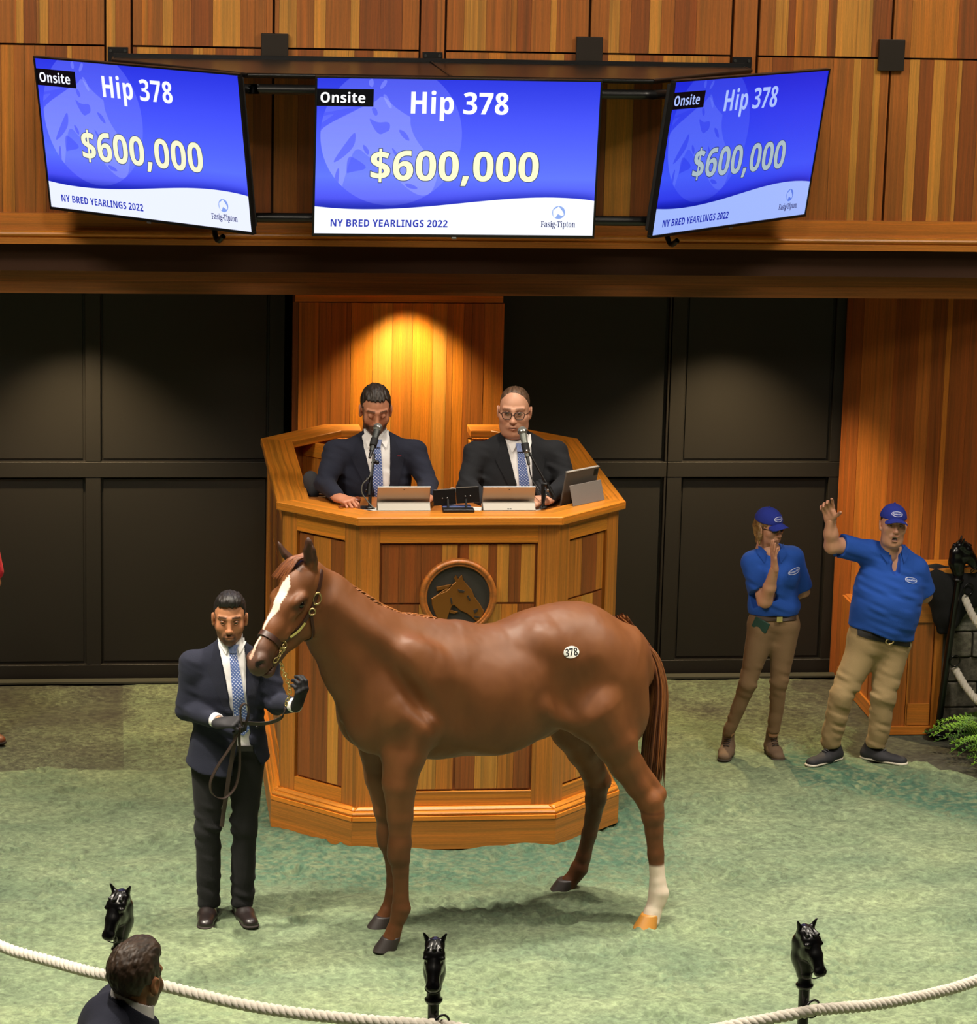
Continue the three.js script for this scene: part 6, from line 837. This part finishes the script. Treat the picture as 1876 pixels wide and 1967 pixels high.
mic('microphone', 'grey microphone on a black boom in front of the man with glasses', [0.384, 2.286, -0.42], [0.402, 2.175, -0.352], { base: [0.486, 1.889, -0.235], body: 0x7b7f78, rods: [['stand_pole', [0.486, 1.892, -0.235], [0.484, 2.02, -0.25], 0.010], ['boom', [0.400, 2.205, -0.355], [0.512, 2.01, -0.285], 0.0065], ['boom_grip', [0.512, 2.01, -0.285], [0.548, 1.945, -0.268], 0.0135], ['red_ring', [0.507, 2.02, -0.288], [0.511, 2.012, -0.286], 0.0142], ['swivel', [0.476, 2.02, -0.262], [0.505, 2.015, -0.262], 0.012]], knobs: [[[0.512, 1.985, -0.25], 0.008], [[0.500, 1.96, -0.24], 0.007], [[0.40, 2.19, -0.335], 0.011]], knobM: steel, cable: [[0.410, 2.13, -0.33], [0.425, 2.05, -0.31], [0.452, 2.0, -0.28], [0.474, 1.98, -0.25], [0.496, 1.99, -0.24], [0.49, 1.93, -0.22], [0.478, 1.90, -0.215]] });
function tablet(x, label) {
  const t = thing('tablet', label, 'tablet', [x, 1.889, -0.17], 0, 'silver tablets on the counter'), silver = std(0xb0a89c, 0.42, { metalness: 0.85 }), kick = std(0x9c978c, 0.55);
  const b = part('back_shell', bx(0.292, 0.205, 0.008, 'h', 0, 0, 0.003), silver, t); b.position.set(0, 0.032, -0.069); b.rotation.x = 0.4; const ed = part('top_edge', bx(0.292, 0.006, 0.009, 'h', 0, 0, 0.002), white, t); ed.position.set(0, 0.1265, -0.029); ed.rotation.x = 0.5; part('camera_eye', new THREE.CylinderGeometry(0.003, 0.003, 0.003, 10).rotateX(Math.PI / 2), black, b).position.set(0, 0.088, 0.004);
  const k = part('kickstand', bx(0.290, 0.060, 0.003, 'h', 0, 0, 0.001), kick, t); k.position.set(0, 0.0205, -0.021); k.rotation.x = -0.88; for (const s of [-1, 1]) for (const v of [-1, 1]) if (x > 0) part('emblem_square', bx(0.010, 0.003, 0.001), std(0x4a4a48, 0.6), k).position.set(s * 0.0065, -0.02 + v * 0.002, 0.002); part('screen_face', bx(0.27, 0.185, 0.002), black, t).position.set(0, 0.03, -0.072); return t;
}
tablet(-0.2925, 'silver tablet on its kickstand in front of the bearded man'); tablet(0.29, 'silver tablet on its kickstand in front of the man with glasses');
{
  const t = thing('twin_display', 'pair of small black displays on one stand between the two tablets', 'display', [0, 1.889, -0.15]);
  part('base_plate', bx(0.175, 0.016, 0.07, 'h', 0, 0, 0.004), black, t).position.set(0.003, 0.009, 0.0); part('keyboard', bx(0.16, 0.012, 0.06, 'h', 0, 0, 0.003), std(0x3a4a78, 0.5), t).position.set(0.0, 0.014, -0.06);
  for (const [s, a] of [[-1, 0.14], [1, -0.06]]) { const d = new THREE.Group(); d.name = 'display'; d.position.set(s * 0.064 - 0.004, 0.075 + s * 0.006, -0.055); d.rotation.set(-0.12, a, 0.06); t.add(d); part('case', bx(0.128, 0.088, 0.012, 'h', 0, 0, 0.003), black, d); part('top_edge', bx(0.114, 0.004, 0.014), std(0x84837e, 0.4, { metalness: 0.5 }), d).position.y = 0.043; part('arm', rod([0, -0.01, 0.008], [0, -0.055, 0.03], 0.006), blackMatt, t).position.set(s * 0.05, 0.07, -0.05); for (const e of [-1, 1]) part('screw', new THREE.SphereGeometry(0.0045, 8, 6), steel, d).position.set(e * 0.014, -0.005, 0.008); }
  const b = thing('bottle', 'white capped small bottle behind the twin displays', 'bottle', [-0.013, 1.872, -0.30]); part('body', lathe([[0, 0], [0.017, 0], [0.018, 0.01], [0.018, 0.085], [0.012, 0.095], [0, 0.095]], 20), white, b); part('cap', lathe([[0, 0.093], [0.0185, 0.093], [0.0185, 0.112], [0.016, 0.115], [0, 0.115]], 20), white, b);
}
for (const [x, z, r, l] of [[-0.455, -0.24, 0.2, 'white paper sheet under the foot of the microphone of the bearded man'], [0.118, -0.26, -0.3, 'white paper sheet beside the twin displays'], [0.43, -0.25, 0.1, 'white paper sheet under the hand of the man with glasses']]) { const t = thing('paper_sheet', l, 'paper', [x, 1.873, z], r); part('sheet', bx(0.1, 0.004, 0.13), white, t); }
{
  const t = thing('gavel', 'turned wooden gavel lying on the counter beside the bearded man', 'gavel', [-0.545, 1.905, -0.30], 0.5); const m = WOOD.d[0];
  part('head', lathe([[0, -0.034], [0.017, -0.034], [0.019, -0.028], [0.015, -0.02], [0.0185, -0.015], [0.0185, 0.015], [0.015, 0.02], [0.019, 0.028], [0.017, 0.034], [0, 0.034]], 20).rotateX(0.5), std(0x6a3216, 0.3), t); part('handle', rod([-0.012, 0, 0], [-0.13, -0.006, 0.02], 0.007, 0.005), std(0x6a3216, 0.3), t);
  const b = thing('sound_block', 'dark sounding block beside the gavel', 'block', [-0.525, 1.871, -0.31]); part('block', bx(0.10, 0.018, 0.08, 'h', 0, 0, 0.004), std(0x1c1512, 0.5), b);
}
{
  const t = thing('cased_tablet', 'grey fabric cased tablet standing folded on the counter corner', 'tablet', [0.745, 1.889, -0.37], 0.70), fab = std(0x77706a, 0.9, { bumpMap: weave, bumpScale: 0.0008 }), dk = std(0x565049, 0.9, { bumpMap: weave, bumpScale: 0.0008 });
  const b = part('case_back', bx(0.275, 0.20, 0.012, 'h', 0, 0, 0.004), dk, t); b.position.set(0, 0.088, -0.05); b.rotation.x = 0.2; const k = part('case_stand', bx(0.265, 0.118, 0.006, 'h', 0, 0, 0.003), fab, t); k.position.set(0.004, 0.056, 0.004); k.rotation.x = -0.28; part('camera_bump', bx(0.032, 0.036, 0.004, 'h', 0, 0, 0.002), black, b).position.set(0.112, 0.072, 0.007); part('rim', bx(0.27, 0.004, 0.016), std(0x99938a, 0.7), b).position.set(0, 0.101, 0);
}
{
  const t = thing('knitted_cap', 'grey knitted cap hung inside the stand behind the bearded man', 'hat', [-0.755, 1.80, -0.80]), F = new Field(); F.ell([-0.01, 0.13, 0], [0.045, 0.05, 0.05], [0, 0, 0.3], 0.03); F.ell([0.005, 0.08, 0.01], [0.045, 0.06, 0.05], [0, 0, 0.2], 0.03); F.disp = creases(8, 0.006, [], 0.004); part('knit', F.mesh(0.006), cloth(0x3a3a3e), t);
  const s = thing('turned_block_stack', 'stack of turned wooden blocks inside the stand beside the knitted cap', 'block', [-0.70, 1.80, -0.78]); for (let i = 0; i < 5; i++) part('turned_disc', lathe([[0, i * 0.024], [0.038, i * 0.024], [0.042, i * 0.024 + 0.01], [0.038, i * 0.024 + 0.02], [0, i * 0.024 + 0.02]].map(([r, y]) => [r * (1 - i * 0.06), y]), 24), std(i % 2 ? 0x8a6a4a : 0x5a3820, 0.3), s);
}

// ------------------------------------------------------------------ lead: brass chain through the head collar, then a leather strap
{
  const t = thing('lead_rein', 'brass chain and brown leather lead rein held by the suited handler', 'lead', [0, 0, 0]);
  const A = V(...onHead(0.41, 112, 0.014)).applyMatrix4(toWorld), lk = new THREE.TorusGeometry(0.010, 0.0028, 6, 14); lk.scale(1, 1.45, 1);
  const chain = (pts, n) => { const c = new THREE.CatmullRomCurve3(pts.map((p) => V(...p))); for (let i = 0; i < n; i++) { const p = c.getPointAt((i + 0.5) / n), d = c.getTangentAt((i + 0.5) / n), q = new THREE.Quaternion().setFromUnitVectors(V(0, 1, 0), d), o = part('chain_link', lk, brass, t); o.position.copy(p); o.quaternion.copy(q).multiply(new THREE.Quaternion().setFromAxisAngle(V(0, 1, 0), (i % 2) * 1.5708 + 0.4)); } };
  chain([[A.x, A.y - 0.01, A.z + 0.01], [A.x - 0.004, A.y - 0.11, A.z - 0.06], [-1.012, 1.36, 1.545], [-1.029, 1.262, 1.49]], 16);
  const w = (a) => V(...a).applyMatrix4(toWorld).toArray(); chain([w(onHead(0.405, 112, 0.016)), w(onHead(0.435, 118, 0.014)), w(onHead(0.47, 124, 0.012)), w(onHead(0.50, 128, 0.010))], 5);
  const S = (pts, side, seg = 40) => part('strap', strap(pts, 0.022, 0.004, side, seg), std(0x2c1f17, 0.6), t);
  S([[-1.030, 1.248, 1.482], [-1.035, 1.225, 1.478], [-1.049, 1.197, 1.47], [-1.094, 1.168, 1.45], [-1.15, 1.154, 1.43], [-1.206, 1.148, 1.40], [-1.24, 1.146, 1.385]], [0.25, 0.8, 0.5]);
  S([[-1.240, 1.13, 1.39], [-1.248, 1.19, 1.40], [-1.246, 1.235, 1.405], [-1.228, 1.252, 1.405], [-1.210, 1.235, 1.405], [-1.210, 1.19, 1.40], [-1.225, 1.13, 1.39]], [0.35, 0, 1]);
  S([[-1.258, 1.12, 1.36], [-1.264, 1.075, 1.36], [-1.302, 0.999, 1.35], [-1.359, 0.905, 1.34], [-1.395, 0.815, 1.335], [-1.384, 0.76, 1.335], [-1.332, 0.735, 1.335], [-1.277, 0.78, 1.335], [-1.252, 0.862, 1.34], [-1.248, 0.971, 1.35], [-1.252, 1.067, 1.36], [-1.25, 1.12, 1.37]], [0.5, 0, 1], 70);
  S([[-1.262, 1.11, 1.345], [-1.27, 1.06, 1.33], [-1.283, 0.966, 1.32], [-1.301, 0.843, 1.31], [-1.316, 0.719, 1.305], [-1.326, 0.651, 1.30], [-1.335, 0.575, 1.30]], [1, 0, 0.35]);
}

// ------------------------------------------------------------------ horse-head hitching posts and the rope barrier
function postShape() {
  const F = new Field(); F.chain([[0, 0.0, -0.006, 0.036], [0, 0.06, -0.022, 0.047], [0, 0.12, -0.026, 0.043], [0, 0.165, -0.012, 0.034]], 0.02, { n: [1, 0, 0], f: 0.72 });
  F.ell([0, 0.172, -0.004], [0.034, 0.028, 0.038], [0, 0, 0], 0.015); F.ell([0, 0.150, 0.028], [0.036, 0.030, 0.032], [0, 0, 0], 0.015); F.chain([[0, 0.145, 0.032, 0.030], [0, 0.098, 0.066, 0.024], [0, 0.054, 0.094, 0.020]], 0.012); F.cap([0, 0.135, 0.062], [0, 0.064, 0.110], 0.008, 0.007, 0.010); F.ell([0, 0.043, 0.102], [0.024, 0.021, 0.021], [0, 0, 0], 0.008); F.cap([0, 0.10, 0.02], [0, 0.045, 0.078], 0.024, 0.014, 0.015);
  for (const s of [-1, 1]) { F.ell([s * 0.023, 0.142, 0.048], [0.015, 0.010, 0.015], [0, 0, s * -0.3], 0.006); F.ell([s * 0.018, 0.105, 0.026], [0.016, 0.038, 0.031], [0.5, 0, 0], 0.010); F.cut([s * 0.034, 0.127, 0.056], [0.010, 0.008, 0.010], [0, 0, 0], 0.006); F.cut([s * 0.012, 0.048, 0.123], [0.006, 0.006, 0.006], [0, 0, 0], 0.003); F.cap([s * 0.022, 0.188, -0.010], [s * 0.037, 0.224, -0.004], 0.0115, 0.004, 0.006); F.cut([s * 0.032, 0.206, 0.006], [0.005, 0.014, 0.006], [0, 0, s * -0.35], 0.003); }
  for (const [x, z] of [[-0.018, 0.02], [0, 0.03], [0.018, 0.02], [-0.008, -0.005], [0.01, -0.004]]) F.cap([x * 0.5, 0.195, z - 0.02], [x * 1.2, 0.178, z + 0.022], 0.007, 0.005, 0.006);
  for (const y of [0.03, 0.06, 0.09, 0.12, 0.15]) F.cap([0, y + 0.02, -0.055 + 0.1 * Math.abs(y - 0.09) * 0.5], [0.012, y - 0.006, -0.058 + 0.1 * Math.abs(y - 0.09) * 0.5], 0.010, 0.005, 0.008);
  const g = F.mesh(0.0035); g.scale(1.2, 1, 1.05); g.computeVertexNormals(); return g;
}
const postGeo = postShape();
function post(x, z, turn, label, o = {}) {
  const t = thing('hitching_post', label, 'post', [x, 0, z], 0, o.group), H = o.h ?? 1.062; if (o.lean) t.rotation.z = o.lean;
  part('pole', rod([0, 0, 0], [0, H, 0], 0.0225, 0.0225, 20), ironBlack, t); part('collar', lathe([[0.02, H - 0.055], [0.03, H - 0.05], [0.036, H - 0.04], [0.036, H - 0.034], [0.028, H - 0.026], [0.026, H + 0.01], [0.03, H + 0.014], [0.02, H + 0.02]], 28), ironBlack, t); part('base_flange', lathe([[0, 0.03], [0.08, 0.03], [0.08, 0.045], [0.03, 0.055], [0.0, 0.055]], 24), ironBlack, t);
  const h = part('horse_head', postGeo, ironBlack, t); h.position.set(0, H + 0.012, 0); h.rotation.y = turn; const r = part('mouth_ring', new THREE.TorusGeometry(0.030, 0.0028, 8, 24), ironBlack, h); r.position.set(0, 0.030, 0.088); r.rotation.set(0.5, 0, 0);
  for (const [y, a, dx, dz] of o.rings ?? [[0.935, 0.5, 0.03, 0.035]]) { const q = part('rope_ring', new THREE.TorusGeometry(0.036, 0.005, 8, 24), ironBlack, t); q.position.set(dx, y, dz); q.rotation.y = a; } return t;
}
post(-1.855, 4.22, -0.45, 'black horse-head hitching post beyond the man with brown hair'); post(-0.628, 4.852, -0.15, 'black horse-head hitching post standing straight ahead of the front hooves'); post(0.881, 4.781, 0.35, 'black horse-head hitching post nearest the white-socked hind leg');
post(3.305, -2.0, 1.5, 'black horse-head hitching post beside the shouting man', { h: 1.075, lean: -0.075, rings: [[0.985, 0.3, 0.07, 0.02], [0.515, 0.3, 0.045, 0.02]] });
const ropeM = std(0xf2eadb, 0.9, { bumpMap: weave, bumpScale: 0.002 });
function rope(pts, label, R = 0.0122) {
  const t = thing('barrier_rope', label, 'rope', [0, 0, 0]), c = new THREE.CatmullRomCurve3(pts.map((p) => V(...p)), false, 'centripetal'), len = c.getLength(), n = Math.round(len / 0.009), fr = c.computeFrenetFrames(n, false);
  for (let s = 0; s < 3; s++) { const q = []; for (let i = 0; i <= n; i++) { const p = c.getPointAt(i / n), a = i / n * len / 0.09 * 6.2832 + s * 2.0944; q.push(p.addScaledVector(fr.normals[i], Math.cos(a) * R).addScaledVector(fr.binormals[i], Math.sin(a) * R)); } part('strand', new THREE.TubeGeometry(new THREE.CatmullRomCurve3(q), n, 0.0140, 7), ropeM, t); } return t;
}
rope([[-3.2, 0.93, 2.3], [-2.85, 0.84, 2.85], [-2.365, 0.84, 3.66], [-2.14, 0.862, 3.92], [-1.92, 0.905, 4.2], [-1.81, 0.93, 4.3]], 'white rope leading away from the man with brown hair towards the red-shirted person');
rope([[-1.81, 0.93, 4.3], [-1.70, 0.935, 4.40], [-1.3, 0.925, 4.65], [-0.90, 0.935, 4.83], [-0.60, 0.935, 4.90]], 'white rope between the brown-haired man and the post ahead of the hooves');
rope([[-0.60, 0.935, 4.90], [-0.45, 0.915, 4.93], [-0.1, 0.87, 4.97], [0.25, 0.88, 4.97], [0.55, 0.915, 4.93], [0.91, 0.938, 4.84]], 'white rope dipping out of the picture between two black posts');
rope([[0.91, 0.938, 4.84], [1.25, 0.89, 4.66], [1.74, 0.838, 4.3], [2.1, 0.83, 3.9], [2.5, 0.86, 3.4]], 'white rope rising away from the post nearest the hind leg');
const rp = rope([[3.43, 0.93, -2.02], [3.47, 0.82, -1.93], [3.53, 0.73, -1.80], [3.62, 0.68, -1.55], [3.75, 0.66, -1.2], [3.95, 0.7, -0.7]], 'upper white rope hanging from the post beside the shouting man'); rope([[3.40, 0.455, -2.02], [3.45, 0.36, -1.93], [3.52, 0.28, -1.8], [3.62, 0.25, -1.55], [3.8, 0.25, -1.1]], 'lower white rope hanging among the ferns');
part('end_ferrule', rod([3.41, 0.975, -2.03], [3.435, 0.92, -2.015], 0.018, 0.026, 16), steel, rp);

// ------------------------------------------------------------------ black cloth over the cap rail, ferns on the floor
{
  const t = thing('black_cloth', 'black cloth draped over the rail behind the post', 'cloth', [3.4, 0.9, -2.2]), F = new Field(), fl = { n: [0, 0, 1], f: 0.5 };
  F.cap([-0.17, 0.095, 0.07], [0.2, 0.085, 0.07], 0.10, 0.10, 0.04); F.cap([-0.13, 0.09, 0.13], [0.12, 0.07, 0.13], 0.12, 0.13, 0.05, fl); F.chain([[-0.05, 0.0, 0.13, 0.14], [-0.055, -0.10, 0.13, 0.10], [-0.065, -0.20, 0.125, 0.05]], 0.05, fl);
  F.disp = (x, y, z) => 0.012 * n3(x * 14 + y * 5, y * 5, z * 6) + 0.004 * n3(x * 30, y * 12, z * 30); part('drape', F.mesh(0.009), cloth(0x0d0d0f), t);
}
const frondM = [0x6a9a22, 0x86b62e, 0x4c7a1e].map((c) => new THREE.MeshPhysicalMaterial({ color: c, roughness: 0.75, transmission: 0.25, thickness: 0, side: THREE.DoubleSide }));
function fern(x, z, s, n, seed, label, tilt = 0) {
  const r = rng(seed), t = thing('fern', label, 'fern', [x, 0, z]);
  for (let i = 0; i < n; i++) {
    const a = r() * 6.283, len = s * (0.55 + 0.5 * r()), rise = 0.5 + 0.7 * r(), pos = [], N = 22, dx = Math.cos(a), dz = Math.sin(a), c = (u) => { const q = u * len; return [dx * q * (0.35 + 0.65 * u), rise * q * (1 - 0.72 * u * u) + 0.03, dz * q * (0.35 + 0.65 * u)]; };
    for (let k = 1; k < N; k++) { const u = k / N, p = c(u), p2 = c(u + 0.6 / N), wd = len * 0.17 * Math.sin(Math.PI * Math.pow(u, 0.6)) * (0.85 + 0.3 * r()) + 0.004, h = len / N * 0.42; for (const e of [-1, 1]) { const tx = -dz * e, tz = dx * e, m = [p[0] + tx * wd * 0.55 + (p2[0] - p[0]) * 0.7, p[1] + 0.006 + (r() - 0.5) * 0.006, p[2] + tz * wd * 0.55 + (p2[2] - p[2]) * 0.7], tip = [p[0] + tx * wd + dx * h * 0.8, p[1] - wd * 0.22, p[2] + tz * wd + dz * h * 0.8]; pos.push(...p, ...m, ...p2, ...m, ...tip, m[0] + dx * h * 0.9, m[1], m[2] + dz * h * 0.9, ...p2, ...m, m[0] + dx * h * 0.9, m[1], m[2] + dz * h * 0.9); } }
    const rc = []; for (let k = 0; k < 6; k++) rc.push(c(k / 5)); const g = new THREE.BufferGeometry(); g.setAttribute('position', new THREE.Float32BufferAttribute(pos, 3)); g.computeVertexNormals(); g.setAttribute('uv', new THREE.Float32BufferAttribute(new Float32Array(pos.length / 3 * 2), 2));
    part('frond', [g, tube(rc, 0.0022, 8, 4)], frondM[Math.floor(r() * 3)], t);
  } return t;
}
fern(3.56, -1.66, 0.46, 60, 101, 'low spreading fern at the foot of the stone plinth'); fern(3.55, -1.25, 0.40, 60, 102, 'bushy bright fern nearest the ring edge'); fern(3.80, -1.80, 0.5, 24, 103, 'taller fern against the stone plinth');

renderer.render(scene, camera);
